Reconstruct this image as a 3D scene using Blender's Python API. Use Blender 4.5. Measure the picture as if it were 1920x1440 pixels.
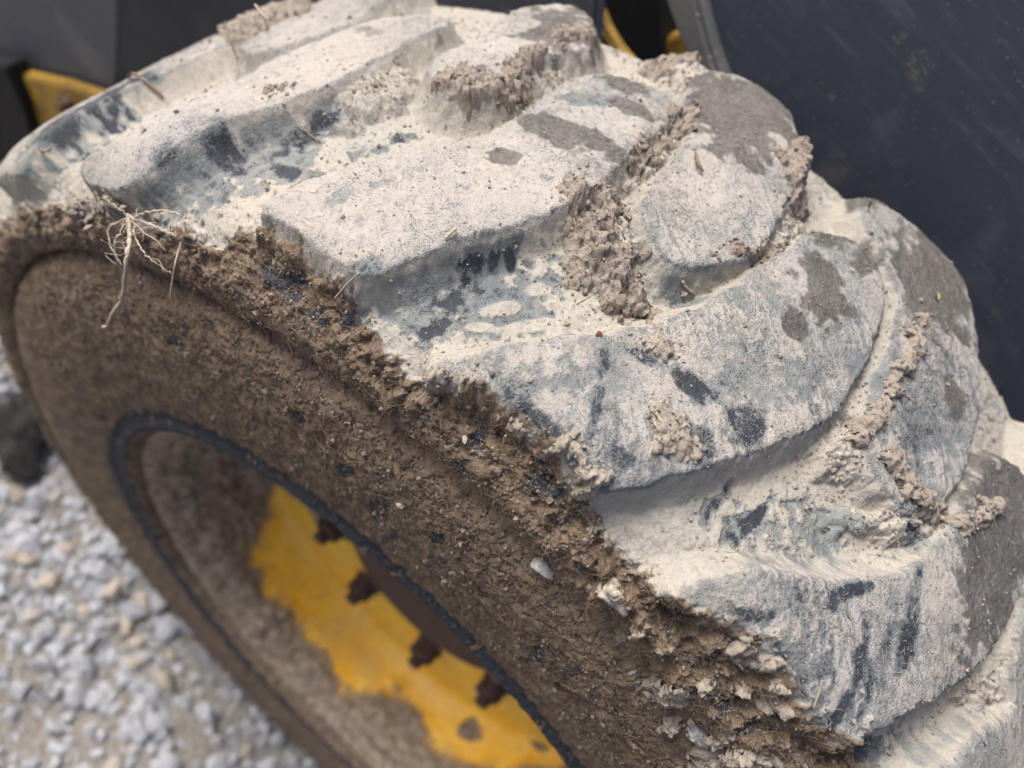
import bpy, math, random
import numpy as np
from mathutils import Matrix, Vector

# ---- measured layout: (angle in degrees round the axle, millimetres along the tyre profile) ----
LUGS_OUT = {'B': [(38.88, 182.2), (38.76, 188.6), (35.95, 197.4), (35.19, 220.7), (33.96, 241.8), (33.88, 264.3), (33.14, 285.4), (32.56, 309.7), (31.4, 331.2), (28.7, 341.7), (26.19, 337.2), (26.55, 322.8), (26.76, 303.2), (26.72, 277.9), (26.95, 262.2), (28.08, 244.4), (29.03, 230.4), (30.1, 210.3), (30.73, 192.9), (31.4, 187.3), (33.67, 180.3), (36.74, 179.4)], 'C': [(22.07, 192.4), (21.0, 204.7), (19.1, 231.3), (17.09, 256.1), (15.96, 269.9), (15.29, 291.8), (15.83, 311.5), (15.7, 332.5), (14.23, 348.8), (11.91, 356.8), (9.89, 356.4), (8.71, 344.7), (8.92, 323.7), (8.81, 301.5), (8.65, 284.3), (8.4, 274.9), (9.23, 256.8), (10.02, 239.9), (11.16, 226.7), (11.85, 210.7), (12.74, 199.5), (13.64, 192.6), (14.18, 189.8), (16.45, 190.2), (19.41, 191.4)], 'D': [(8.13, 182.9), (6.81, 190.1), (5.43, 200.7), (3.97, 213.6), (2.05, 228.4), (0.7, 247.0), (-0.61, 268.1), (-1.18, 291.6), (-1.79, 317.3), (-2.43, 341.3), (-4.45, 357.0), (-7.0, 354.1), (-8.73, 340.2), (-9.49, 315.3), (-9.83, 289.7), (-9.81, 270.3), (-8.5, 248.3), (-6.83, 225.3), (-5.02, 204.3), (-3.34, 191.2), (-2.96, 188.5), (-1.28, 187.6), (0.48, 188.7), (2.36, 189.4), (4.76, 188.8), (6.62, 185.1)], 'E': [(-8.41, 180.6), (-9.84, 190.7), (-10.91, 199.7), (-13.05, 213.2), (-15.1, 223.1), (-17.18, 239.6), (-19.19, 261.0), (-20.02, 287.8), (-19.9, 315.5), (-20.61, 338.7), (-23.7, 353.5), (-26.95, 343.7), (-27.65, 309.3), (-27.49, 281.4), (-26.71, 258.3), (-24.71, 231.3), (-22.7, 209.1), (-21.35, 194.0), (-19.17, 190.7), (-17.04, 191.5), (-14.4, 190.9), (-12.26, 189.5), (-10.0, 185.1)]}
LUGS_IN = {'K': [(22.6, 290.3), (23.83, 305.3), (23.82, 318.0), (23.14, 333.3), (23.9, 351.8), (24.48, 369.7), (22.54, 392.4), (19.83, 388.8), (17.23, 367.9), (16.75, 354.0), (17.97, 340.5), (18.0, 324.4), (17.96, 308.9), (18.01, 292.9), (19.49, 282.3), (21.05, 283.1)], 'F': [(5.8, 282.9), (6.51, 300.3), (6.81, 322.9), (7.76, 350.2), (9.57, 363.8), (10.56, 388.7), (8.33, 406.8), (4.79, 406.8), (2.44, 388.9), (0.75, 371.4), (0.05, 351.0), (-0.18, 336.2), (-0.68, 315.7), (-0.58, 298.1), (1.37, 276.7), (2.34, 271.0), (4.05, 274.9)], 'G': [(-12.11, 278.8), (-10.87, 301.9), (-10.31, 332.7), (-9.28, 350.0), (-6.9, 362.7), (-4.52, 373.0), (-3.22, 388.8), (-6.7, 397.3), (-10.05, 406.8), (-12.41, 403.5), (-15.14, 382.1), (-16.54, 364.2), (-18.33, 337.5), (-19.15, 309.4), (-18.29, 286.8), (-16.65, 272.1), (-14.09, 269.5)]}
BROWN = [(-25.33, 195.1), (-22.36, 194.7), (-17.39, 189.8), (-13.6, 189.9), (-10.5, 185.0), (-7.81, 177.6), (-5.01, 177.3), (-2.28, 182.0), (0.28, 187.6), (3.23, 187.5), (5.43, 187.4), (7.01, 180.6), (8.91, 173.0), (12.03, 176.6), (14.12, 184.5), (16.91, 187.0), (21.47, 189.2), (24.06, 185.0), (24.76, 176.1), (28.27, 174.3), (33.77, 169.5), (42.35, 169.1), (49.52, 170.1), (59.5, 170.0)]
DUST = [[10.52, 210.7, -22.0, 15.9, -27.5, -35.8, 0.31, 0], [13.63, 193.8, -109.9, 91.8, -75.2, -111.3, 0.55, 0], [10.05, 207.0, -183.7, 96.9, -44.2, -93.9, 0.04, 0], [9.64, 192.6, -45.5, 146.9, -394.4, -107.1, 0.05, 0], [9.51, 236.9, -195.1, 150.2, -162.9, -158.2, 0.06, 0], [10.63, 224.1, -67.6, 71.7, -375.9, -243.5, 0.15, 0], [10.86, 175.2, -98.6, -9.0, -4.6, -136.9, 1.0, 0], [7.87, 215.9, -113.8, 121.3, -306.3, -196.8, 0.98, 0], [5.77, 219.3, -58.8, 58.0, -411.0, -283.1, 0.95, 0], [7.83, 204.8, -161.3, 132.6, -387.0, -401.4, 0.9, 0], [7.06, 233.5, -157.9, 119.2, -249.0, -233.9, 0.75, 0], [0.74, 209.1, -541.6, 318.5, -32.2, -41.4, 0.16, 1], [-0.06, 230.8, -129.5, 30.3, -180.5, -455.3, 0.2, 1], [-2.49, 234.0, -109.1, 0.6, -18.6, -250.9, 0.08, 1], [-4.91, 219.8, -123.4, 194.5, -146.0, -65.8, 0.12, 1], [-6.23, 240.5, -109.8, 27.2, -71.5, -117.2, 0.1, 1], [-4.74, 253.6, -87.2, 55.3, -121.0, -97.4, 0.33, 1], [-2.55, 197.4, -219.0, 138.3, -170.8, -597.5, 0.12, 1], [1.51, 190.6, -73.1, -0.6, 3.5, -508.3, 0.05, 1], [3.3, 194.3, -220.7, 241.1, -268.1, -395.8, 0.1, 1], [2.4, 203.7, -73.7, 66.6, -126.2, -141.3, 0.5, 1], [-6.17, 272.5, -16.6, 42.7, -86.2, -24.1, 0.52, 1], [14.24, 194.0, -91.1, 182.6, -249.0, -235.3, 0.2, 1], [16.34, 186.9, -162.9, -67.0, 80.7, -690.3, 0.04, 1], [16.72, 234.3, -194.5, 203.5, -361.5, -229.2, 0.2, 1], [17.23, 223.2, -97.9, 136.9, -433.1, -153.0, 0.28, 1], [18.26, 208.3, -116.2, 180.2, -428.7, -191.3, 0.35, 1], [10.44, 283.4, -100.5, 67.6, -103.5, -88.8, 0.5, 1], [13.29, 323.0, -68.5, 34.9, -158.6, -236.7, 0.4, 1], [14.01, 237.3, -82.2, 94.0, -434.0, -200.4, 0.5, 1], [27.85, 218.6, -14.7, 22.6, -37.0, -20.4, 0.33, 0], [30.73, 191.5, -23.1, 51.0, -46.9, -34.8, 0.34, 0], [29.87, 214.4, -63.8, 62.7, -24.8, -146.0, 0.03, 0.5], [26.48, 247.7, -45.8, 65.4, -180.0, -73.2, 0.08, 0], [25.09, 220.0, -145.3, 150.3, -108.7, -178.8, 0.08, 0], [27.53, 219.8, -43.6, 62.9, -193.1, -132.4, 0.2, 0], [21.33, 263.1, -154.6, 133.6, -120.9, -159.2, 0.08, 0], [30.16, 194.6, -103.2, 113.3, -35.7, -158.4, 0.06, 0.8], [23.36, 259.3, -56.4, 68.2, -137.9, -74.6, 0.8, 0], [46.98, 204.4, -20.2, 54.2, -48.7, -30.7, 0.06, 0.6], [46.35, 236.3, -21.6, 46.5, -71.3, -11.3, 0.06, 0.5], [51.47, 270.9, -25.5, 51.4, -87.8, -25.8, 0.55, 0], [47.26, 188.2, -30.2, 131.7, -53.9, -115.3, 0.5, 1], [-18.84, 208.1, -398.0, 153.3, -35.9, -54.3, 0.12, 1], [-20.47, 237.2, -255.1, 104.5, -43.4, -51.5, 0.16, 1], [-20.16, 205.7, -322.1, 211.6, -73.8, -108.9, 0.15, 1], [-16.26, 227.6, -47.3, 76.0, -402.7, -259.7, 0.05, 1], [-15.6, 216.9, -378.6, 76.7, -128.8, -208.4, 0.08, 1], [-19.93, 220.8, -359.9, 134.3, -48.5, -63.3, 0.3, 1], [-15.16, 195.8, -89.8, 10.4, -35.1, -306.3, 0.4, 1], [-12.36, 193.7, -112.1, 102.1, -231.9, -352.2, 0.02, 0.6], [-11.57, 201.1, -252.0, 29.6, -86.0, -244.5, 0.08, 0.1], [-13.13, 235.8, -22.6, 21.2, -70.6, -56.2, 0.42, 0], [-10.49, 225.2, -457.2, 4.1, -23.1, -83.3, 0.02, 0], [-8.1, 214.4, -326.0, 11.1, -22.8, -93.4, 0.1, 0], [-9.71, 210.5, -238.8, -11.9, -18.9, -120.7, 0.2, 0], [-7.25, 197.3, -171.3, 159.5, -303.2, -297.7, 0.25, 0], [-18.93, 270.9, -52.0, 216.4, -75.0, -37.5, 0.1, 0], [-19.84, 270.3, -7.0, 81.4, -158.3, -69.9, 0.35, 0.3], [-8.55, 198.6, -74.0, 12.1, -52.8, -164.2, 0.95, 0], [-8.1, 187.9, -103.5, 30.0, -38.9, -131.1, 1.0, 0], [-6.13, 198.2, -44.1, 55.1, -150.6, -106.1, 0.9, 0], [-24.48, 200.4, -15.6, 76.3, -175.3, -122.8, 0.06, 0.2], [-36.96, 267.3, -22.8, 46.3, -107.1, -132.7, 0.2, 0], [-28.98, 236.0, 2.9, 43.7, -102.1, -63.9, 0.55, 0], [-14.36, 317.8, -27.0, 24.6, -33.4, -19.8, 0.52, 1], [-15.18, 303.3, -89.2, 51.1, -105.9, -82.5, 0.34, 1], [1.12, 283.1, -67.5, 30.6, -174.4, -207.7, 0.15, 0], [1.01, 271.7, -106.6, 10.9, -29.5, -222.5, 0.31, 0], [-3.07, 293.9, 10.6, 127.8, -282.7, -0.6, 0.12, 0], [3.75, 286.5, -178.5, 221.7, -65.2, -23.3, 0.4, 0], [5.72, 311.5, -97.9, 58.1, -118.4, -88.8, 0.6, 1], [3.78, 315.6, -55.3, 31.7, -49.5, -35.8, 0.8, 1], [-3.8, 393.7, -11.5, 35.3, -67.1, -7.4, 0.75, 0], [-7.47, 400.0, -48.5, 36.3, -127.8, -28.5, 0.4, 0], [-21.31, 403.1, -33.3, 15.9, -56.2, -32.4, 0.6, 0], [-6.85, 303.2, -70.2, 38.7, -91.4, -66.9, 0.6, 1], [20.54, 301.7, -54.7, 50.4, -71.0, -40.4, 0.75, 1], [19.1, 231.3, -15.3, 19.5, -121.4, -51.8, 0.85, 1], [13.49, 248.8, -16.4, 18.0, -57.6, -25.7, 0.78, 1], [17.74, 196.8, -53.3, 53.9, -41.2, -182.5, 0.72, 1], [31.13, 269.9, -12.0, 17.5, -41.1, -6.7, 0.85, 1], [34.54, 206.9, -26.4, 53.5, -65.3, -27.9, 0.85, 1]]
FILL = [[-7.95, 374.9, -64.2, 47.5, -36.6, -16.6], [-11.67, 299.7, -106.9, 11.4, -33.2, -55.3], [-11.18, 337.6, -111.4, 18.6, -24.8, -28.8], [-9.98, 375.6, -71.0, 63.3, -42.1, -18.4], [7.76, 327.3, -15.0, 40.9, -126.2, 2.2], [-1.2, 328.4, 2.1, 47.8, -136.6, 1.6], [-17.98, 275.0, -49.9, 13.2, -72.9, -89.9], [18.19, 328.2, -24.4, 32.1, -104.1, -4.4], [6.47, 272.6, -66.7, 60.1, -39.0, -21.6], [-12.48, 275.6, 0.7, 70.1, -80.9, -17.9], [12.22, 406.8, -58.9, 14.0, -30.6, 39.8], [25.67, 276.9, -27.0, 37.8, -91.6, -16.5], [-33.04, 281.3, -26.5, 13.4, -35.7, -44.8]]
SMALL_LUMPS = [('small pale crumb lump in the torn brown mud band at lower right', [(-15.17, 173.8), (-15.5, 172.7), (-15.39, 169.3), (-15.04, 167.0), (-14.69, 168.4), (-14.38, 169.8), (-14.5, 173.1), (-14.87, 175.3)], 5, 0.8), ('small pale crumb lump in the torn brown mud band at lower right', [(-18.09, 135.8), (-18.46, 134.4), (-18.34, 129.9), (-17.96, 126.2), (-17.45, 128.5), (-16.96, 130.4), (-17.14, 134.7), (-17.78, 137.3)], 6, 0.75), ('small pale crumb lump in the torn brown mud band at lower right', [(-17.74, 183.0), (-18.11, 182.0), (-17.92, 178.3), (-17.49, 175.7), (-17.1, 177.3), (-16.71, 178.6), (-16.91, 182.3), (-17.41, 184.5)], 6, 0.7), ('small pale crumb lump in the torn brown mud band at lower right', [(-14.25, 183.3), (-14.51, 182.6), (-14.34, 180.0), (-13.98, 178.1), (-13.74, 179.3), (-13.48, 180.4), (-13.64, 182.7), (-14.03, 184.5)], 5, 0.85), ('tan lump in the brown mud straight below the pale crusted stone', [(-10.28, 164.7), (-10.58, 163.3), (-10.61, 158.3), (-11.19, 138.0), (-10.0, 157.2), (-9.62, 159.8), (-9.66, 164.0), (-10.0, 166.1)], 4, 0.6), ('small pale crumb lump in the torn brown mud band at lower right', [(-16.8, 190.9), (-17.03, 189.7), (-16.78, 186.9), (-16.33, 185.4), (-16.09, 186.7), (-15.82, 187.2), (-16.09, 190.0), (-16.57, 192.2)], 5, 0.75), ('small tan lump where the dusty groove meets the brown mud', [(-4.73, 180.6), (-4.96, 179.4), (-4.71, 176.5), (-4.27, 174.6), (-4.05, 176.1), (-3.82, 177.5), (-4.08, 180.4), (-4.52, 182.1)], 4, 0.7), ('small pale crumb lump in the torn brown mud band at lower right', [(-16.47, 180.8), (-16.71, 180.1), (-16.6, 177.6), (-16.28, 175.8), (-16.04, 176.9), (-15.81, 177.8), (-15.93, 180.3), (-16.25, 181.9)], 5, 0.9), ('small pale crumb lump in the torn brown mud band at lower right', [(-18.92, 163.8), (-19.41, 162.3), (-20.02, 154.8), (-21.02, 136.5), (-20.7, 138.0), (-18.68, 155.4), (-18.19, 162.6), (-18.48, 165.7)], 6, 0.7), ('small tan lump at the upper left corner of the central streaked lug', [(2.35, 186.5), (2.15, 185.1), (2.47, 182.8), (2.95, 181.5), (3.13, 182.7), (3.33, 184.1), (3.01, 186.4), (2.54, 187.4)], 4, 0.6), ('small pale lump on the lower left edge of the central streaked lug', [(-0.38, 187.3), (-0.57, 186.7), (-0.3, 184.6), (0.11, 183.1), (0.28, 184.4), (0.47, 185.2), (0.2, 187.1), (-0.21, 188.6)], 4, 0.75), ('pale lump at the bottom edge under the lower right lug', [(-20.91, 184.4), (-21.27, 183.1), (-21.14, 179.6), (-20.67, 176.9), (-20.25, 178.3), (-19.87, 179.7), (-20.04, 183.1), (-20.55, 185.3)], 5, 0.7)]
BARE = [[8.51, 83.0, -136.4, 15.7, -86.0, -78.3], [3.88, 159.7, -229.0, 70.5, -132.9, -98.5], [3.67, 171.3, -177.3, 131.7, -120.7, -141.5], [-0.63, 177.0, -94.3, 86.7, -153.3, -162.3], [-10.43, 85.4, -103.5, 93.6, -154.6, -15.4], [16.03, 171.3, -130.2, -4.9, -88.6, -409.7], [19.86, 176.3, -108.9, -5.1, -36.3, -229.1], [12.94, 88.1, -155.2, -60.1, -44.4, -191.4], [77.94, 48.4, 18.0, -244.5, 113.2, -4.8], [-12.46, 101.5, -172.7, 181.8, -271.4, -25.5], [-15.63, 170.7, -44.3, 287.2, -126.2, 17.5], [-10.51, 181.6, -175.9, 173.6, -219.7, -299.4], [-18.6, 170.0, -177.1, 311.9, -261.2, -120.6], [33.23, 105.4, -160.4, -118.0, -116.1, -411.5], [-16.34, 106.2, -143.7, 185.1, -228.8, 5.9], [2.52, 98.5, -193.5, 73.4, -246.2, -163.9], [6.3, 70.4, -286.4, 42.0, -124.7, -93.3], [-3.07, 90.8, -245.7, 54.9, -88.9, -159.7], [14.09, 178.5, -187.7, 113.9, -188.0, -332.3], [17.6, 105.6, -184.9, -23.4, -185.3, -286.7], [18.36, 172.8, -170.8, -45.0, -12.4, -306.1], [-17.91, 181.6, 13.5, 429.2, -243.6, 51.5]]
WET = [[12.44, 295.8, -61.9, 26.4, -37.3, -101.2, 1], [13.86, 266.9, -130.6, 84.9, -132.9, -166.4, 1], [14.19, 293.1, -129.7, 90.5, -87.2, -78.8, 1], [11.23, 332.2, -103.4, 37.3, -51.6, -148.1, 1], [11.09, 301.2, -76.5, 24.6, -30.0, -162.2, 1], [20.1, 307.3, -155.5, 106.5, -94.3, -148.4, 1], [19.49, 363.8, -49.6, 30.0, -24.7, -32.2, 1], [30.53, 310.2, -100.1, 93.0, -59.1, -146.0, 0.5], [-4.91, 316.9, -43.0, 57.3, -69.3, -23.7, 1], [-5.0, 290.0, -143.2, 121.3, -132.8, -72.5, 1], [-3.49, 346.4, -94.9, 23.9, -93.7, -101.9, 1], [-6.07, 355.1, -64.3, 71.5, -117.7, -41.2, 1], [-10.77, 378.4, -15.9, 34.6, -35.6, -11.1, 1], [-3.31, 389.4, -63.8, 9.0, -60.2, -84.9, 1], [-15.83, 336.0, -93.8, 114.8, -123.7, -65.2, 1], [-23.61, 308.6, -38.0, 16.4, -17.1, -16.4, 1], [5.91, 376.7, -36.4, 18.2, -31.7, -19.3, 1], [12.61, 346.2, -82.5, 34.9, -65.0, -127.9, 0.8], [25.44, 327.3, -109.8, 87.6, -98.3, -140.9, 0.6], [-24.45, 272.5, -101.8, 43.8, -42.5, -46.3, 1], [-23.07, 341.2, -47.8, 27.1, -44.2, -35.2, 1], [10.49, 380.1, -77.6, 34.5, -72.3, -83.9, 0.8]]
CLODS = [('thick crumbly grey-brown clod wedged between the two largest outer tread lugs', [(10.15, 270.5), (9.22, 283.5), (7.71, 286.8), (6.38, 278.8), (6.09, 269.5), (4.67, 271.4), (3.08, 267.9), (1.08, 264.5), (0.93, 254.0), (2.2, 244.6), (4.27, 243.6), (6.04, 241.7), (7.78, 248.8), (9.46, 260.7)], 10, 0.3), ('long crumbly soil ridge in the groove above the wet-stained lug nose', [(21.77, 286.4), (21.36, 297.1), (19.75, 308.5), (19.69, 325.9), (19.74, 344.4), (19.73, 363.0), (18.32, 377.4), (17.11, 370.0), (18.08, 347.2), (17.84, 327.0), (17.01, 308.2), (17.42, 292.5), (18.77, 283.5), (20.4, 280.7)], 6, 0.25), ('small dark clod stuck on the inner lug beside the body panel', [(3.2, 369.0), (2.38, 383.9), (0.45, 384.7), (-1.49, 361.8), (-1.38, 341.6), (-0.77, 326.2), (0.1, 343.3), (1.38, 357.3)], 8, 0.2), ('thin line of crumbs in the gap between central lug nose and square inner lug', [(8.88, 302.3), (9.32, 326.4), (9.13, 352.9), (8.59, 366.0), (7.65, 359.2), (7.66, 329.5), (7.87, 307.0)], 6, 0.25), ('crumbly dirt packed under the nose of the bluish inner lug', [(-12.62, 287.7), (-14.77, 287.7), (-17.25, 286.0), (-20.13, 297.9), (-21.67, 321.7), (-23.4, 324.4), (-21.9, 297.9), (-18.98, 281.3), (-16.15, 274.5), (-13.42, 274.6)], 5, 0.4), ('ragged soil strip along the right end of the lug with two wet spots', [(-10.68, 355.9), (-11.96, 352.2), (-12.26, 323.9), (-12.57, 302.0), (-12.95, 284.2), (-12.1, 272.5), (-10.93, 276.6), (-11.24, 296.4), (-11.04, 319.0), (-10.65, 340.2)], 5, 0.4), ('pale lumpy clod at the top left between two far lugs', [(50.1, 316.1), (49.33, 330.5), (49.43, 357.4), (43.82, 354.6), (39.49, 328.3), (40.4, 312.4), (40.07, 293.9), (42.53, 288.1)], 5, 0.6), ('dark crumbly clod at the lower right edge of the photo', [(-32.28, 278.3), (-32.06, 293.7), (-35.77, 327.6), (-47.98, 386.4), (-50.24, 344.1), (-44.75, 307.9), (-37.55, 278.1), (-33.68, 271.7)], 10, 0.2), ('crumbly soil on the far edge of the tread beside the yellow frame', [(14.57, 385.5), (14.93, 406.8), (12.98, 406.6), (11.35, 406.7), (11.24, 406.7), (11.89, 383.7), (13.26, 381.2)], 9, 0.25), ('small tan lump on the shoulder corner below the dusty groove', [(8.1, 180.3), (7.48, 185.3), (6.28, 188.3), (5.32, 188.0), (5.47, 183.2), (6.8, 178.9)], 7, 0.55), ('pale flaky lump at the lower left corner of the central streaked lug', [(0.11, 189.0), (-0.5, 193.3), (-1.63, 191.8), (-2.67, 189.7), (-2.94, 185.4), (-2.17, 183.8), (-1.05, 184.7)], 8, 0.8), ('crumbly lump at the base of the lower right lug, near brown sidewall mud', [(-12.43, 184.2), (-13.36, 190.9), (-14.59, 192.9), (-15.67, 189.7), (-15.32, 183.6), (-13.96, 179.6)], 9, 0.6), ('small crumbs under the lower edge of the upper left lug', [(31.45, 241.6), (30.57, 249.1), (28.63, 251.7), (27.89, 245.5), (29.2, 237.8)], 5, 0.2), ('pale ragged lump in the brown mud at the bottom, above the grey stone', [(-14.38, 132.2), (-13.65, 155.6), (-14.44, 161.3), (-15.99, 162.5), (-17.62, 137.4), (-15.91, 134.3)], 7, 0.85), ('large ragged tan lump at the bottom edge beside the lower lug', [(-20.51, 128.6), (-20.54, 138.5), (-19.26, 168.6), (-20.86, 173.0), (-22.42, 169.9), (-24.6, 136.6), (-22.85, 125.4)], 10, 0.6), ('thin crust of crumbs where the central lug meets the big clod', [(1.16, 230.3), (0.62, 242.6), (-0.77, 245.3), (-1.3, 236.6), (-0.09, 230.4)], 4, 0.6), ('pinkish crumb patch on the lower half of the central streaked lug', [(-1.38, 210.3), (-1.86, 222.5), (-3.4, 225.3), (-5.01, 224.4), (-4.92, 211.2), (-3.72, 203.9), (-2.34, 203.9)], 3, 0.55), ('dark crumbs below the square inner lug, left of the wet-spotted lug', [(2.08, 284.4), (0.49, 298.5), (-0.82, 312.8), (-1.21, 329.0), (-2.04, 327.3), (-1.41, 306.2), (0.46, 289.3)], 6, 0.05)]
PEBBLES = [('grey-white angular pebble stuck in the brown sidewall mud', -4.33, 134.32, 6.0, 5.0, 5.6, 0.5, 0.1), ('pale crusted stone at the edge of the dusty groove and brown mud', -7.46, 167.58, 8.5, 5.0, 6, 0.75, 0.2), ('rounded pale grey-green stone near the bottom edge in the brown mud', -19.17, 136.06, 6.5, 5.5, 6.5, 0.45, 0.3), ('tiny slate-grey chip in brown mud near the bottom', -13.36, 132.21, 1.6, 1.0, 3.2, 0.3, 0.2), ('small white grit piece below the central streaked lug', 4.38, 169.9, 2.2, 1.6, 2.2, 0.9, 0.2), ('small tan pebble in the sidewall mud near the yellow rim', 6.27, 102.46, 2.6, 2.2, 2.6, 0.6, 0.1), ('red-brown seed on the upper edge of the central streaked lug', 2.5, 224.3, 1.6, 1.0, 2.0, -1, 1)]
ROOTS = [([(32.48, 173.0, 6), (31.61, 167.1, 9), (30.83, 163.3, 14), (32.41, 153.9, 18), (34.69, 125.0, 20), (36.76, 117.9, 19), (38.11, 115.5, 18)], 1.1), ([(32.67, 173.8, 6), (30.15, 174.5, 8), (28.45, 174.4, 8), (27.34, 174.5, 7)], 0.8), ([(32.36, 173.6, 6), (30.57, 176.6, 9), (28.27, 180.4, 12), (27.01, 181.8, 10), (26.63, 181.5, 8)], 0.55), ([(32.48, 173.0, 6), (32.47, 168.1, 10), (32.76, 164.2, 12), (32.91, 159.0, 12), (33.17, 156.7, 11)], 0.45), ([(32.06, 173.0, 6), (30.47, 167.9, 10), (29.49, 165.3, 10), (28.62, 163.3, 8), (27.9, 161.3, 6)], 0.4), ([(32.26, 173.3, 6), (30.52, 171.7, 9), (28.92, 170.9, 9), (28.16, 168.0, 7)], 0.35), ([(32.56, 173.4, 6), (33.73, 168.8, 10), (33.13, 164.1, 12), (31.99, 160.5, 13)], 0.35), ([(32.77, 174.1, 5), (33.54, 176.1, 9), (34.04, 177.7, 12)], 0.4), ([(32.29, 172.7, 5), (30.4, 170.5, 8), (30.5, 167.8, 8)], 0.3), ([(32.06, 171.7, 7), (32.12, 169.5, 9), (32.62, 165.6, 9), (31.43, 164.2, 10)], 0.3)]
TUFT = [(42.52, 169.8), (40.54, 174.9), (37.49, 176.7), (34.7, 176.4), (33.61, 173.4), (34.96, 169.3), (38.33, 166.3), (41.17, 166.3)]
STRAWS = [('thin straw standing up from the sidewall mud under the root tuft', [(27.5, 172.3, 3), (26.76, 165.8, 8), (27.56, 155.8, 12)], 0.35), ('short pale straw lying under the lower edge of the central lug', [(11.98, 216.2, 1), (11.93, 218.9, 2), (11.86, 221.5, 2.5)], 0.6), ('pale straw lying in the groove left of the central lug', [(22.22, 222.3, 1), (21.83, 227.4, 1.5), (21.64, 233.6, 1)], 0.5), ('dark twig bit in the groove right of the upper left lug', [(27.03, 243.0, 1), (25.89, 240.6, 1.5), (25.42, 241.4, 1)], 0.5), ('flat straw splinter lying below the square inner lug', [(1.36, 273.3, 0.8), (0.83, 274.7, 1.0), (0.34, 276.7, 1.0)], 0.6), ('curved pale fibre sticking out of the big clod', [(5.82, 261.0, 14), (5.3, 256.4, 20), (4.99, 255.7, 19), (4.83, 257.1, 15)], 0.4), ('pair-forming straw bit, left one, on the central streaked lug', [(-2.25, 211.6, 1.5), (-2.67, 210.4, 1.5), (-2.99, 210.0, 1.5)], 0.6), ('longer straw bit beside another on the central streaked lug', [(-2.2, 213.8, 1.8), (-2.74, 212.6, 2), (-3.2, 212.2, 1.5)], 0.6), ('single straw bit lying right of the pair on the streaked lug', [(-2.83, 219.5, 1.5), (-3.21, 217.2, 1.8), (-3.46, 215.7, 1.5)], 0.55), ('straw bit crossing a second one on the brown shoulder mud', [(15.25, 182.4, 2), (14.63, 187.1, 4), (13.92, 191.3, 4)], 0.4), ('thin bent straw on the shoulder mud left of the streaked lug', [(2.56, 177.9, 2), (2.63, 181.9, 5), (2.6, 182.3, 5)], 0.4), ('curly root fibre standing on the far top edge of the tyre', [(41.51, 308.7, 1), (38.63, 295.9, 10), (36.29, 283.0, 18), (34.15, 276.3, 24)], 0.5), ('short stalk standing up on the far left tread edge', [(49.72, 193.5, 1), (46.23, 190.6, 8), (43.75, 189.6, 14)], 0.5), ('brown stalk lying along the far left tread edge', [(49.6, 253.9, 1), (45.08, 243.9, 3), (43.03, 243.6, 4)], 0.8), ('small upright stalk on the tread edge at top left', [(41.08, 282.9, 1), (39.37, 276.8, 7), (38.15, 272.6, 12)], 0.5), ('slim stalk on the lug with pinkish dust, beside the fender panel', [(5.98, 328.4, 1), (5.42, 322.7, 3), (4.87, 320.9, 2)], 0.7), ('short stalk standing on the shoulder of the wet right lug', [(-4.13, 379.0, 2), (-3.96, 378.3, 6), (-3.75, 378.5, 8)], 0.6), ('pale forked twig on the lower right lug near the mud', [(-18.03, 190.6, 1), (-17.46, 194.8, 3), (-17.07, 196.4, 4)], 0.4), ("thin bent fibre hanging from the big clod's lower end", [(4.63, 232.6, 8), (4.35, 232.0, 14), (4.29, 234.9, 15)], 0.35), ('pale straw lying on the rim-side mud of the sidewall at bottom', [(-3.0, 204.0, 4), (-3.25, 200.7, 4), (-3.56, 200.4, 3)], 0.4)]
LEAF = ('tiny yellow-green leaf scrap on the wet right-hand lug', -11.25, 370.95)
RIM_PROFILE = [(-0.1, 0.985), (-0.055, 0.983), (-0.045, 0.968), (-0.055, 0.945), (-0.075, 0.932), (-0.11, 0.925), (-0.13, 0.9), (-0.22, 0.885), (-0.36, 0.87), (-0.43, 0.84), (-0.435, 0.78), (-0.415, 0.66), (-0.405, 0.55), (-0.4, 0.42), (-0.4, 0.3), (-0.4, 0.0)]
YELLOW = [(116.0, 125.0), (118.3, 262.0), (126.5, 262.0), (234.1, 262.0), (258.0, 164.0), (245.4, 99.3), (230.6, 80.5), (218.1, 64.0), (206.4, 60.6), (200.5, 76.3), (191.4, 80.5), (187.0, 64.0), (180.4, 51.6), (170.5, 57.4), (158.8, 60.6), (146.8, 57.4), (136.6, 60.6), (132.2, 80.5)]
MUDSPOTS = [(213.4, 91.5, 8), (234.8, 112.9, 7)]
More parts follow.
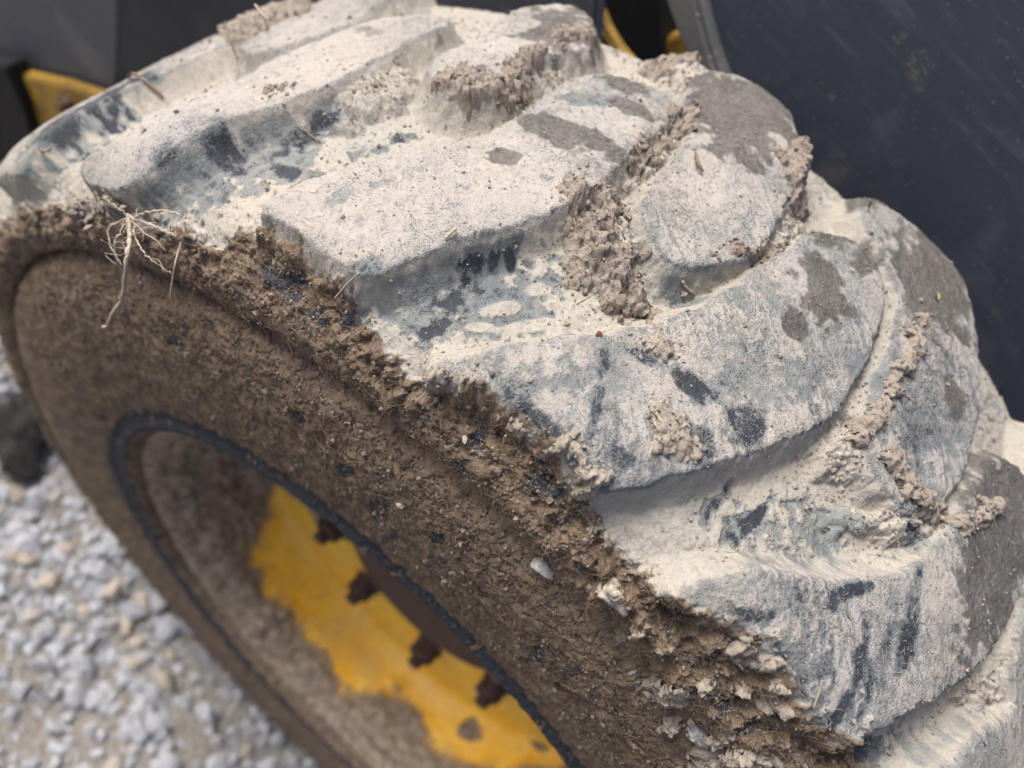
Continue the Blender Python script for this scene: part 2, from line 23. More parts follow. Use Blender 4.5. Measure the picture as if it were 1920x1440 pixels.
PANELS = {'side_panel': {'pts': [(-0.335, -0.1263, 0.3544), (-0.335, -0.1098, 0.3372), (-0.335, -0.0887, 0.3181), (-0.335, -0.0314, 0.2824), (-0.335, 0.0649, 0.2386), (-0.335, 0.2164, 0.1926), (-0.335, 0.4285, 0.2043), (-0.335, 0.2269, 0.4618), (-0.335, 0.0318, 0.5284), (-0.335, -0.1281, 0.4542)], 'thick': 0.012, 'mat': 'panel'}, 'edge_flange': {'pts': [(-0.322, -0.1506, 0.3486), (-0.322, -0.137, 0.3369), (-0.322, -0.1191, 0.3239), (-0.322, -0.0931, 0.3082), (-0.322, -0.0739, 0.2985), (-0.322, -0.0627, 0.3084), (-0.322, -0.0886, 0.3245), (-0.322, -0.1081, 0.3403), (-0.322, -0.1282, 0.3578)], 'thick': 0.02, 'mat': 'edge', 'bevel': 0.003}, 'recess_back': {'pts': [(-0.46, -0.3044, 0.2448), (-0.46, -0.217, 0.0523), (-0.46, -0.0463, 0.1862), (-0.46, -0.1508, 0.3473)], 'thick': 0.01, 'mat': 'black'}, 'inner_post': {'pts': [(-0.42, -0.1987, 0.2954), (-0.42, -0.1328, 0.1912), (-0.42, -0.1184, 0.204), (-0.42, -0.1893, 0.3019)], 'thick': 0.03, 'mat': 'black'}, 'frame_plate': {'pts': [(-0.345, -0.1749, 0.2826), (-0.345, -0.1628, 0.2747), (-0.345, -0.1478, 0.2689), (-0.345, -0.1195, 0.2647), (-0.345, -0.157, 0.212), (-0.345, -0.1883, 0.2545)], 'thick': 0.012, 'mat': 'yellow'}, 'frame_plate__b': {'pts': [(-0.43, -0.1511, 0.238), (-0.43, -0.1351, 0.2582), (-0.43, -0.1091, 0.234), (-0.43, -0.1371, 0.2102)], 'thick': 0.02, 'mat': 'yellow'}, 'lower_panel': {'pts': [(-0.325, -0.6425, 0.0324), (-0.325, -0.6562, -0.1089), (-0.325, -0.6565, -0.1773), (-0.325, -0.6585, -0.3436), (-0.325, -0.2794, -0.0237), (-0.325, -0.1391, 0.1856), (-0.325, -0.1537, 0.2648), (-0.325, -0.1678, 0.2966), (-0.325, -0.1909, 0.3435)], 'thick': 0.012, 'mat': 'dusty'}, 'front_panel': {'pts': [(-0.19, -1.0537, -0.1452), (-0.19, -1.4214, -0.7116), (-0.19, -0.621, -0.0601), (-0.19, -0.5403, -0.0091), (-0.19, -0.4697, 0.0274), (-0.19, -0.4629, -0.003), (-0.19, -0.4326, 0.2563)], 'thick': 0.012, 'mat': 'dusty'}, 'underside_shade_sheet': {'pts': [(-0.165, -1.0404, -0.3423), (-0.165, -0.5659, -0.0016), (-0.165, -0.5524, -0.0301), (-0.165, -0.5423, -0.0892), (-0.165, -0.5609, -0.1378), (-0.165, -0.6389, -0.2319), (-0.165, -1.7443, -1.5841)], 'thick': 0.02, 'mat': 'black'}, 'chassis_plate': {'pts': [(-0.175, -0.5841, -0.0267), (-0.175, -0.5462, -0.002), (-0.175, -0.5017, 0.0281), (-0.175, -0.4546, 0.0543), (-0.175, -0.3874, 0.0872), (-0.175, -0.391, -0.0411), (-0.175, -0.5646, -0.1483)], 'thick': 0.012, 'mat': 'yellow'}}  # the black underside sheet stands in for the shade beneath the machine
BOLTS = [('b', (-0.175, -0.498, 0.011))]
PANEL_STAINS = [((-0.335, 0.005, 0.39), 0.011), ((-0.335, -0.0135, 0.3946), 0.004), ((-0.335, -0.0214, 0.346), 0.003)]
DARK_LUMP = (-0.0186, -0.3849, 0.02)
CAM = {'pos': [0.14263, -0.0, 0.62555], 'right': [-0.598436, 0.736654, 0.314985], 'up': [-0.582341, -0.669965, 0.460462], 'fwd': [-0.550231, -0.092128, -0.829915], 'f': 0.852979, 'focus': 0.3194}
PROFILE = [(-0.1, 0.955), (-0.045, 0.972), (0, 1.0), (-0.008, 1.04), (-0.002, 1.1), (0.009, 1.22), (0.011, 1.34), (0.004, 1.43), (-0.012, 1.485), (-0.036, 1.503), (-0.046, 1.516), (-0.02, 1.533), (-0.016, 1.588), (-0.05, 1.645), (-0.1, 1.684), (-0.2, 1.704), (-0.6, 1.722), (-0.95, 1.706), (-1.07, 1.672), (-1.14, 1.6), (-1.19, 1.49), (-1.255, 1.34), (-1.24, 1.18), (-1.18, 1.04), (-1.15, 0.95), (-1.1, 0.93)]

U = 0.22                      # metres per profile unit (radius of the bead guard)
R0 = 0.37                     # radius used to turn angles into millimetres of tread
TILT = math.radians(8)       # how far the wheel is turned about its axle
HUB_Z = 0.386                 # axle height

scene = bpy.context.scene
C = scene.collection
for o in list(bpy.data.objects):
    bpy.data.objects.remove(o)
ROT = Matrix.Rotation(TILT, 4, 'X')
W2W = Matrix.Translation((0, 0, HUB_Z)) @ ROT
RN = np.array(W2W.to_3x3()); TN = np.array(W2W.translation)
def to_world(p):
    return np.asarray(p) @ RN.T + TN

# ---------------------------------------------------------------- camera
cam_d = bpy.data.cameras.new('camera')
cam = bpy.data.objects.new('camera', cam_d); C.objects.link(cam)
r_, u_, f_ = (ROT.to_3x3() @ Vector(CAM[k]) for k in ('right', 'up', 'fwd'))
cm = Matrix((( r_.x, u_.x, -f_.x), (r_.y, u_.y, -f_.y), (r_.z, u_.z, -f_.z))).to_4x4()
cm.translation = W2W @ Vector(CAM['pos'])
cam.matrix_world = cm
cam_d.sensor_width = 36.0
cam_d.lens = 36.0 * CAM['f']
cam_d.clip_start = 0.01; cam_d.clip_end = 200
cam_d.dof.use_dof = True
cam_d.dof.focus_distance = CAM['focus']
cam_d.dof.aperture_fstop = 6.2
scene.camera = cam

# ---------------------------------------------------------------- light
SUN_EL, SUN_AZ = math.radians(50), math.radians(-90)   # azimuth measured from +X towards +Y
w = bpy.data.worlds.new('World'); scene.world = w; w.use_nodes = True
nt = w.node_tree
bg = nt.nodes['Background']
sky = nt.nodes.new('ShaderNodeTexSky'); sky.sky_type = 'NISHITA'; sky.sun_disc = False
sky.sun_elevation = SUN_EL
sky.sun_rotation = math.pi/2 - SUN_AZ
sky.air_density = 0.55; sky.dust_density = 6.0; sky.ozone_density = 1.0
nt.links.new(sky.outputs[0], bg.inputs[0]); bg.inputs[1].default_value = 0.095
sd = bpy.data.lights.new('sun', 'SUN'); sd.energy = 1.5; sd.angle = math.radians(24); sd.color = (1.0, 0.98, 0.95)
sun = bpy.data.objects.new('sun', sd); C.objects.link(sun)
sdir = Vector((math.cos(SUN_EL)*math.cos(SUN_AZ), math.cos(SUN_EL)*math.sin(SUN_AZ), math.sin(SUN_EL)))
sun.rotation_euler = sdir.to_track_quat('Z', 'Y').to_euler()
vs = scene.view_settings
vs.view_transform = 'Standard'; vs.look = 'None'; vs.exposure = 1.32; vs.gamma = 1.0; vs.use_curve_mapping = False
scene.render.engine = 'CYCLES'

# ---------------------------------------------------------------- noise (numpy)
_rng = np.random.default_rng(7)
_perm = np.concatenate([_rng.permutation(256)]*2).astype(np.int32)
_ga = _rng.uniform(0, 2*np.pi, 256)
_gx = np.cos(_ga).astype(np.float32); _gy = np.sin(_ga).astype(np.float32)
def gn(x, y, seed=0):
    x = np.asarray(x, np.float64) + seed*17.31 + 300; y = np.asarray(y, np.float64) + seed*9.77 + 300
    xf = np.floor(x); yf = np.floor(y)
    xi = xf.astype(np.int64) & 255; yi = yf.astype(np.int64) & 255
    fx = (x-xf).astype(np.float32); fy = (y-yf).astype(np.float32)
    u = fx*fx*fx*(fx*(fx*6-15)+10); v = fy*fy*fy*(fy*(fy*6-15)+10)
    x1 = (xi+1) & 255; y1 = (yi+1) & 255
    def g(a, b, dx, dy):
        h = _perm[(_perm[a] + b) & 255]
        return _gx[h]*dx + _gy[h]*dy
    n00 = g(xi, yi, fx, fy); n10 = g(x1, yi, fx-1, fy)
    n01 = g(xi, y1, fx, fy-1); n11 = g(x1, y1, fx-1, fy-1)
    a = n00 + u*(n10-n00); b = n01 + u*(n11-n01)
    return (a + v*(b-a))*1.5
def fbm(x, y, octv=4, seed=0, gain=.5):
    t = 0; amp = 1; f = 1
    for i in range(octv):
        t = t + amp*gn(x*f, y*f, seed+i*3); amp *= gain; f *= 2.03
    return t
def worley(x, y, seed=0):
    xf = np.floor(x).astype(np.int64); yf = np.floor(y).astype(np.int64); best = np.full(np.shape(x), 9.0)
    for dx in (-1, 0, 1):
        for dy in (-1, 0, 1):
            cx = xf+dx; cy = yf+dy
            h = _perm[(_perm[(cx+seed*13) & 255] + (cy & 255)) & 255]; h2 = _perm[(h+57) & 255]
            best = np.minimum(best, (x-cx-h/256.)**2+(y-cy-h2/256.)**2)
    return np.sqrt(best)
def ss(e0, e1, x):
    t = np.clip((x-e0)/(e1-e0), 0, 1)
    return t*t*(3-2*t)

# ---------------------------------------------------------------- tyre profile
def spline(P, n=6):
    P = np.array(P, float); out = []
    for i in range(len(P)-1):
        p0 = P[max(i-1, 0)]; p1 = P[i]; p2 = P[i+1]; p3 = P[min(i+2, len(P)-1)]
        for k in range(n):
            t = k/n
            out.append(.5*((2*p1)+(-p0+p2)*t+(2*p0-5*p1+4*p2-p3)*t*t+(-p0+3*p1-3*p2+p3)*t**3))
    out.append(P[-1]); return np.array(out)
PQ = spline(PROFILE)*U
PS = np.r_[0, np.cumsum(np.linalg.norm(np.diff(PQ, axis=0), axis=1))]
PT = np.gradient(PQ, PS, axis=0); PT /= np.linalg.norm(PT, axis=1)[:, None]
PN = np.stack([PT[:, 1], -PT[:, 0]], 1)
_k = [(0,0),(10,0),(11,.002),(12,.007),(13,.0115),(14,.0138),(15,.0152),(16,.0143),(17,.0150),(18,.0165),(19,.0165),(20,.009),(21,0),(25,0)]
PH = np.interp(np.arange(len(PQ))/6, [a for a, _ in _k], [b for _, b in _k])

# how far the moulded step above the sidewall has to be raised to lie flush
PF = np.zeros(len(PS))
_i0 = int(np.argmin(np.abs(PS-.134))); _i1 = int(np.argmin(np.abs(PS-.186)))
for _i in range(_i0, _i1):
    _d = PQ[_i1]-PQ[_i0]; _nn = np.array([_d[1], -_d[0]]); _nn /= np.linalg.norm(_nn)
    PF[_i] = max(0., float((PQ[_i0]-PQ[_i])@_nn)/max(.35, float(PN[_i]@_nn)))
# lug outlines in metres (tread, profile)
def chaikin(p):
    p = np.array(p, float); q = np.roll(p, -1, 0)
    return np.stack([.8*p+.2*q, .2*p+.8*q], 1).reshape(-1, 2)
def ab(poly):
    return np.array([(math.radians(t)*R0, s/1000) for t, s in poly])
lugs = []
def shift(p, deg):
    q = p.copy(); q[:, 0] += math.radians(deg)*R0; return q
for k in 'BCDE': lugs.append(ab(LUGS_OUT[k]))
for k in range(1, 18):
    q = shift(ab(LUGS_OUT['C']), 39.1-22.2+17.36*k); q[:, 1] -= .008*(q[:, 1] < .21); lugs.append(q)
for k in 'FGK': lugs.append(ab(LUGS_IN[k]))
for k in range(2, 20): lugs.append(shift(ab(LUGS_IN['F']), 17.1*k))
lugs = [chaikin(p) for p in lugs]
CIRC = 2*math.pi*R0
def wrap(a):
    return (a + CIRC/2) % CIRC - CIRC/2
def poly_sdf(px, py, poly):
    d = np.full(px.shape, 1e9); inside = np.zeros(px.shape, bool)
    n = len(poly)
    for i in range(n):
        ax, ay = poly[i]; bx, by = poly[(i+1) % n]
        ex, ey = bx-ax, by-ay
        wx, wy = px-ax, py-ay
        t = np.clip((wx*ex+wy*ey)/(ex*ex+ey*ey+1e-18), 0, 1)
        d = np.minimum(d, (wx-ex*t)**2+(wy-ey*t)**2)
        c = ((ay > py) != (by > py)) & (px < ex*(py-ay)/(ey if abs(ey) > 1e-12 else 1e-12)+ax)
        inside ^= c
    d = np.sqrt(d)
    return np.where(inside, -d, d)
BR_T = np.array([math.radians(t)*R0 for t, s in BROWN]); BR_S = np.array([s/1000 for t, s in BROWN])

def blob_w(a, b, e, wob, soft=.6):
    """soft membership of a stain with a ragged edge; returns index set and weight"""
    t0 = math.radians(e[0])*R0; s0 = e[1]/1000
    K = np.array([[e[2], e[3]], [e[4], e[5]]])
    sv = np.linalg.svd(K, compute_uv=False); rad = 1.7/max(sv[1], 1e-6)
    da = wrap(a-t0); db = b-s0
    idx = np.where((np.abs(da) < rad) & (np.abs(db) < rad))[0]
    da = da[idx]; db = db[idx]
    q = np.hypot(K[0, 0]*da+K[0, 1]*db, K[1, 0]*da+K[1, 1]*db)
    return idx, 1-ss(1-soft, 1+soft, q+wob[idx])

def fields(a, b, hi=True):
    """everything known about the dirty tyre surface at tread position a, profile position b (metres, flat arrays)"""
    n = len(a)
    mm = 1000.0
    A = a*mm; B = b*mm
    w1 = fbm(A/14, B/14, 4, 1); w2 = fbm(A/5, B/5, 4, 5)
    wob = .60*w1+.38*w2
    h = np.zeros(n); lid = np.full(n, -1, np.int32)
    H = np.interp(b, PS, PH)
    best = np.zeros(n); edge = np.full(n, .05)
    warp = .0011*w1 + .0006*w2
    for i, p in enumerate(lugs):
        c = p.mean(0); ra = np.abs(p[:, 0]-c[0]).max()+.02
        da = wrap(a-c[0])
        idx = np.where((np.abs(da) < ra) & (b > p[:, 1].min()-.02) & (b < p[:, 1].max()+.02))[0]
        if not len(idx): continue
        d = poly_sdf(da[idx]+c[0], b[idx], p) + warp[idx]
        t = np.clip((.0090-d)/(.0090+.0014), 0, 1)
        f = np.clip(t*1.10, 0, 1)**1.45
        f = np.where(t > .85, f-(.015*((t-.85)/.15)*(1-(t-.85)/.15)*4), f)
        up = f > best[idx]
        j = idx[up]; best[j] = f[up]; lid[j] = np.where(f[up] > .03, i, lid[j])
        edge[idx] = np.where(np.abs(d) < np.abs(edge[idx]), d, edge[idx])
    h = H*best
    fillw = np.zeros(n)
    for e in FILL:
        idx, k = blob_w(a, b, e, wob, .6)
        fillw[idx] = np.maximum(fillw[idx], k)
    fl_h = fillw*(.0092+.0024*w1+.0014*w2)*H/.014
    h = np.maximum(h, fl_h) + .25*np.minimum(h, fl_h)*(1-best)
    top = ss(.7, .95, best)
    wall = best*(1-best)*4
    # brown mud limit
    tr = wrap(a)
    bb = np.interp(tr, BR_T, BR_S)
    inner = b > .43
    brown = ss(-.004, .004, bb-b + .0035*w1+.004*w2)
    brown = np.maximum(brown, ss(.43, .46, b+.004*w1)*.9)
    # dust cover
    w4 = fbm((A+B)/26+.7*w1, (A-B)/3.6+.9*w1+.2*w2, 5, 131, .66)*ss(-.35, .45, fbm(A/34, B/34, 2, 137)); w5 = fbm(A/38, B/38, 3, 141)
    nw = 1-.85*np.clip(wall, 0, 1)
    dust = .85 - .18*top - .05*wall + nw*(.18*w1 + .10*w2)*(1-.45*top) + top*((.10+.24*ss(12, -10, np.degrees(tr/R0)))*w4 + .15*w5) + (1-top)*.12*w5
    for e in DUST:
        idx, k = blob_w(a, b, e, wob, .6 if e[6] > .12 else .50)
        if len(idx):
            val = e[6] + (.10*w1[idx]+.14*w2[idx]+.10*w4[idx]*top[idx] if e[6] > .15 else .10*w2[idx]+.08*w4[idx])
            fr_ = e[7]
            k = k*(.12+.88*top[idx]) if fr_ >= .8 else (k*(1-ss(.45, .85, best[idx])) if fr_ <= .3 else k)
            dust[idx] += (val-dust[idx])*k*.95
    dust = dust - .07*top*ss(10, -4, np.degrees(tr/R0)) - .20*np.exp(-((edge+.0004)/.0014)**2)*np.clip(.35+1.1*w5+.7*w2, 0, 1)
    wet = np.zeros(n)
    for e in WET:
        idx, k = blob_w(a, b, e, wob*.8, .42)
        wet[idx] = np.maximum(wet[idx], k*e[6])
    wet *= ss(.25, .6, best)*(.85+.4*np.clip(w5+.55, 0, 1))
    wet = np.clip(wet + .25*w2*wet, 0, 1)
    bare = np.zeros(n)
    for e in BARE:
        idx, k = blob_w(a, b, e, wob*1.2, .55)
        bare[idx] = np.maximum(bare[idx], k*.85)
    w3 = fbm(A/22+31, B/9+7, 4, 11)
    bare = np.maximum(bare, ss(.60, .85, w3+.35*w2)*.6)
    # clean ribbon on the bead guard
    lip = ss(75, 100, np.degrees(tr/R0))*(1-ss(135, 160, np.degrees(tr/R0)))
    ribbon = ss(.021, .025, b+.002*w2)*(1-ss(.034+.006*lip, .042+.008*lip, b+.004*w1))
    bare = np.maximum(bare, ribbon*ss(-.5, .1, w1+.4+.5*lip))
    far = ss(70, 100, np.degrees(tr/R0))
    bare = np.maximum(bare, far*ss(.026, .032, b)*(1-ss(.044, .056, b+.014*w1))*ss(-.45, .25, w1+.5*w2+.25)*.8)
    bare = bare*brown
    tone = np.clip(.5 + .6*fbm(A/60, B/60, 3, 21) + .25*w2, 0, 1)
    # relief
    rough = (.00045*w2 + .0005*w1)*(1-.75*np.clip(wall, 0, 1))*(1-.45*top)
    lump = fbm(A/9, B/9, 4, 31)
    crack = np.abs(gn(A/7+.6*w2, B/7+.6*w1, 41))
    mud = brown*(1-bare)
    low = ss(8, -14, np.degrees(tr/R0))
    fr = np.exp(-((b-bb)/(.014+.010*low))**2)*brown*(1+.9*low)     # thick torn band just under the tread edge
    rough = rough + mud*(.0009+.0009*lump - .0012*ss(.12, 0, crack)) + fr*(.0015+.0030*lump+.0012*w2)
    flake = ss(.50, .62, dust)*(1-brown)*(1-.6*wet)
    rough = rough + .0006*flake*(1-.7*top)
    rough = rough + top*.0012*fbm(A/45, B/45, 2, 51) + fillw*(1-best)*.0012*w2
    # chewed edges of the lugs
    rough = rough - .0008*np.exp(-(edge/.004)**2)*np.clip(w2+.1, 0, 1.5)
    step_fill = np.interp(b, PS, PF)*(1-ss(4, 22, np.degrees(tr/R0)+6*w1))
    h = h + rough + step_fill
    return dict(h=h, lid=lid, best=best, dust=dust, brown=brown, wet=wet, bare=bare, tone=tone, top=top, w2=w2, fr=np.clip(fr, 0, 1.5), fill=fillw*(1-ss(.5, .9, best)))

def place(a, b, h):
    """wheel-frame position of a surface point raised by h"""
    th = a/R0
    x = np.interp(b, PS, PQ[:, 0]) + np.interp(b, PS, PN[:, 0])*h
    r = np.interp(b, PS, PQ[:, 1]) + np.interp(b, PS, PN[:, 1])*h
    return np.stack([x, -r*np.sin(th), r*np.cos(th)], 1)
def surf_normal(a, b):
    th = a/R0; nx = np.interp(b, PS, PN[:, 0]); nr = np.interp(b, PS, PN[:, 1])
    v = np.stack([nx, -nr*np.sin(th), nr*np.cos(th)], 1)
    return v/np.linalg.norm(v, axis=1)[:, None]

# ---------------------------------------------------------------- materials
class Nodes:
    def __init__(s, name):
        s.m = bpy.data.materials.new(name); s.m.use_nodes = True
        s.t = s.m.node_tree; s.n = s.t.nodes; s.l = s.t.links
        s.b = s.n['Principled BSDF']
    def put(s, v, sock):
        if isinstance(v, bpy.types.NodeSocket): s.l.new(v, sock)
        elif isinstance(v, (tuple, list)) and len(v) == 3 and sock.type == 'RGBA': sock.default_value = (*v, 1)
        else: sock.default_value = v
    def attr(s, name):
        n = s.n.new('ShaderNodeAttribute'); n.attribute_name = name
        return n.outputs['Fac']
    def vattr(s, name):
        n = s.n.new('ShaderNodeAttribute'); n.attribute_name = name
        return n.outputs['Vector']
    def obj(s):
        return s.n.new('ShaderNodeTexCoord').outputs['Object']
    def noise(s, vec, scale, detail=3, rough=.55, dist=0, out='Fac'):
        n = s.n.new('ShaderNodeTexNoise'); s.put(vec, n.inputs['Vector'])
        n.inputs['Scale'].default_value = scale; n.inputs['Detail'].default_value = detail
        n.inputs['Roughness'].default_value = rough; n.inputs['Distortion'].default_value = dist
        return n.outputs[out]
    def vor(s, vec, scale, out='Distance', feature='F1'):
        n = s.n.new('ShaderNodeTexVoronoi'); n.feature = feature; s.put(vec, n.inputs['Vector'])
        n.inputs['Scale'].default_value = scale
        return n.outputs[out]
    def math(s, op, a, b=0., c=0., clamp=False):
        n = s.n.new('ShaderNodeMath'); n.operation = op; n.use_clamp = clamp
        s.put(a, n.inputs[0]); s.put(b, n.inputs[1]); s.put(c, n.inputs[2])
        return n.outputs[0]
    def mix(s, f, a, b):
        n = s.n.new('ShaderNodeMix'); n.data_type = 'RGBA'
        s.put(f, n.inputs[0]); s.put(a, n.inputs[6]); s.put(b, n.inputs[7])
        return n.outputs[2]
    def step(s, v, e0, e1, o0=0., o1=1.):
        n = s.n.new('ShaderNodeMapRange'); n.interpolation_type = 'SMOOTHSTEP'
        s.put(v, n.inputs[0]); n.inputs[1].default_value = e0; n.inputs[2].default_value = e1
        n.inputs[3].default_value = o0; n.inputs[4].default_value = o1
        return n.outputs[0]
    def scale(s, vec, v):
        n = s.n.new('ShaderNodeMapping'); s.put(vec, n.inputs[0]); n.inputs['Scale'].default_value = v
        return n.outputs[0]
    def bump(s, h, strength, dist, prev=None):
        n = s.n.new('ShaderNodeBump'); n.inputs['Strength'].default_value = strength; n.inputs['Distance'].default_value = dist
        s.put(h, n.inputs['Height'])
        if prev is not None: s.l.new(prev, n.inputs['Normal'])
        return n.outputs[0]
    def out(s, col, rough=.9, normal=None, spec=.3, metal=0.):
        s.put(col, s.b.inputs['Base Color']); s.put(rough, s.b.inputs['Roughness'])
        s.b.inputs['Specular IOR Level'].default_value = spec; s.put(metal, s.b.inputs['Metallic'])
        if normal is not None: s.l.new(normal, s.b.inputs['Normal'])
        return s.m

def tyre_material():
    k = Nodes('dusty_rubber')
    P = k.obj(); dust = k.attr('dust'); brown = k.attr('brown'); wet = k.attr('wet'); bare = k.attr('bare'); tone = k.attr('tone'); top = k.attr('lugtop')
    f1 = k.noise(P, 1500, 2, .6); f2 = k.noise(P, 520, 4, .65); f3 = k.noise(P, 110, 4, .6); f4 = k.noise(P, 3200, 1, .5)
    # speckled cover: fine noise pushes the dust over or under the rubber
    sp = k.math('ADD', k.math('MULTIPLY', k.math('SUBTRACT', f1, .5), .95), k.math('MULTIPLY', k.math('SUBTRACT', f2, .5), .85))
    sp = k.math('ADD', sp, k.math('MULTIPLY', k.math('SUBTRACT', f4, .5), .75))
    sp = k.math('ADD', sp, k.math('MULTIPLY', k.math('SUBTRACT', k.noise(P, 190, 4, .65), .5), .45))
    amp = k.math('MULTIPLY', k.math('ADD', k.math('MULTIPLY', top, .75), .50), k.step(k.noise(P, 28, 3), .3, .7, .35, 1.25))
    d = k.math('ADD', dust, k.math('MULTIPLY', sp, amp))
    rubber = k.mix(f3, (.017, .020, .026), (.042, .048, .058))
    film = k.mix(tone, (.140, .157, .160), (.215, .225, .212))
    pale = k.mix(tone, (.300, .290, .255), (.345, .320, .270))
    lugc = k.mix(tone, (.315, .300, .280), (.350, .322, .288))
    thick = k.mix(top, pale, lugc)
    thick = k.mix(k.step(f2, .45, .75), thick, k.mix(tone, (.235, .222, .198), (.265, .232, .195)))
    thick = k.mix(k.step(f1, .62, .78), thick, (.15, .13, .11))
    c = k.mix(k.step(d, .12, .34), rubber, film)
    c = k.mix(k.step(d, .42, .72), c, thick)
    # brown mud of the sidewall
    mud = k.mix(k.step(f3, .35, .65), (.098, .071, .052), (.172, .128, .090))
    mud = k.mix(k.step(f2, .52, .75), mud, (.235, .180, .118))
    mud = k.mix(k.step(f1, .60, .80), mud, (.065, .047, .036))
    mud = k.mix(k.math('MULTIPLY', k.step(tone, .55, .95), .5), mud, (.18, .14, .088))
    bt = k.step(k.math('ADD', bare, k.math('MULTIPLY', sp, .7)), .35, .65)
    mudb = k.mix(bt, mud, k.mix(k.step(f2, .55, .7), rubber, (.12, .10, .08)))
    bm = k.step(k.math('ADD', brown, k.math('MULTIPLY', sp, .35)), .35, .65)
    c = k.mix(bm, c, mudb)
    # damp stains
    damp = k.mix(k.step(k.math('ADD', f2, k.math('MULTIPLY', f1, .4)), .55, .95), (.070, .065, .059), (.120, .109, .096))
    wt = k.step(k.math('ADD', wet, k.math('MULTIPLY', sp, .22)), .22, .75)
    c = k.mix(k.math('MULTIPLY', wt, k.step(k.noise(P, 65, 4, .65), .25, .7, .97, .78)), c, damp)
    hgt = k.math('ADD', k.math('MULTIPLY', f2, .7), k.math('MULTIPLY', f1, .5))
    hgt = k.math('ADD', hgt, k.math('MULTIPLY', k.step(d, .3, .7), .25))
    nrm = k.bump(hgt, .8, .0011)
    rough = k.math('SUBTRACT', k.math('SUBTRACT', .93, k.math('MULTIPLY', wt, .22)), k.math('MULTIPLY', k.step(d, .35, .1), .32))
    return k.out(c, rough, nrm, .25)

def soil_material():
    k = Nodes('crumbly_soil')
    P = k.obj(); tone = k.attr('tone')
    f1 = k.noise(P, 1300, 3, .65); f2 = k.noise(P, 380, 4, .65); f3 = k.noise(P, 90, 3)
    dark = k.mix(f2, (.17, .14, .115), (.30, .255, .215)); pale = k.mix(f2, (.29, .255, .205), (.42, .38, .315))
    c = k.mix(tone, dark, pale)
    c = k.mix(k.step(f1, .55, .8), c, (.38, .335, .275))
    c = k.mix(k.step(f1, .44, .28), c, (.09, .07, .055))
    nrm = k.bump(k.math('ADD', f2, k.math('MULTIPLY', f1, .6)), .9, .0016)
    return k.out(c, .95, nrm, .15)

def simple(name, c1, c2, sc=400, rough=.9, bump=.4, dist=.0006, spec=.3):
    k = Nodes(name); P = k.obj()
    f = k.noise(P, sc, 4, .6); g = k.noise(P, sc*4, 2, .6)
    c = k.mix(k.step(k.math('ADD', k.math('MULTIPLY', f, .7), k.math('MULTIPLY', g, .3)), .3, .7), c1, c2)
    return k.out(c, rough, k.bump(f, bump, dist), spec)

def yellow_material():
    k = Nodes('yellow_paint_muddy')
    P = k.obj(); mud = k.attr('mud'); rust = k.attr('rust')
    f1 = k.noise(P, 160, 4, .6); f2 = k.noise(P, 45, 4, .6); f3 = k.noise(P, 700, 2, .6)
    paint = k.mix(k.step(f2, .35, .7), (.84, .46, .030), (.92, .57, .065))
    paint = k.mix(k.math('MULTIPLY', k.step(f1, .48, .75), .5), paint, (.42, .31, .15))
    paint = k.mix(k.math('MULTIPLY', k.step(k.noise(P, 22, 3), .45, .7), .4), paint, (.50, .37, .19))
    m = k.step(k.math('ADD', mud, k.math('ADD', k.math('MULTIPLY', k.math('SUBTRACT', f2, .5), .6), k.math('MULTIPLY', k.math('SUBTRACT', f1, .5), 1.0))), .28, .80)
    soil = k.mix(k.step(f1, .35, .65), (.15, .115, .080), (.31, .25, .185))
    c = k.mix(m, paint, soil)
    c = k.mix(k.step(k.math('ADD', rust, k.math('MULTIPLY', k.math('SUBTRACT', f1, .5), .8)), .4, .6), c, (.10, .055, .04))
    hgt = k.math('ADD', k.math('MULTIPLY', m, .8), k.math('MULTIPLY', k.math('MULTIPLY', f1, m), .9))
    return k.out(c, k.math('ADD', .38, k.math('MULTIPLY', m, .55)), k.bump(hgt, .7, .003), .45)

def panel_material(name, base1, base2, dirt, amount, stains=()):
    k = Nodes(name); P = k.obj()
    f1 = k.noise(P, 55, 5, .62); f2 = k.noise(P, 14, 4, .6, .6); sc = k.noise(k.scale(P, (1, .35, 2.6)), 60, 4, .65)
    v = k.vor(P, 230); v2 = k.vor(P, 90); vv = k.noise(P, 9, 2)
    c = k.mix(f1, base1, base2)
    c = k.mix(k.math('MULTIPLY', k.step(f2, .48, .78), amount), c, dirt)
    c = k.mix(k.math('MULTIPLY', k.step(sc, .52, .8), .6*amount+.1), c, dirt)
    spot = k.math('MULTIPLY', k.step(k.math('ADD', v, k.math('MULTIPLY', f1, .25)), .30, .17), k.step(vv, .35, .6))
    c = k.mix(k.math('MULTIPLY', spot, .75), c, (.30, .29, .27))
    spot2 = k.math('MULTIPLY', k.step(k.math('ADD', v2, k.math('MULTIPLY', k.noise(P, 300, 3), .30)), .24, .16), .5)
    c = k.mix(spot2, c, (.24, .235, .23))
    for (q, rad) in stains:
        n = k.n.new('ShaderNodeVectorMath'); n.operation = 'DISTANCE'; k.put(P, n.inputs[0]); n.inputs[1].default_value = q
        dd = k.math('ADD', n.outputs['Value'], k.math('MULTIPLY', k.math('SUBTRACT', k.noise(P, 70, 4, .65), .5), rad*4.5))
        dd = k.math('ADD', dd, k.math('MULTIPLY', k.math('SUBTRACT', k.noise(P, 400, 3, .6), .5), rad*2))
        c = k.mix(k.math('MULTIPLY', k.step(dd, rad, rad*.35), k.step(k.noise(P, 500, 3), .40, .70)), c, (.19, .175, .145))
    return k.out(c, k.math('ADD', .42, k.math('MULTIPLY', f2, .3)), k.bump(f1, .12, .0008), .35)

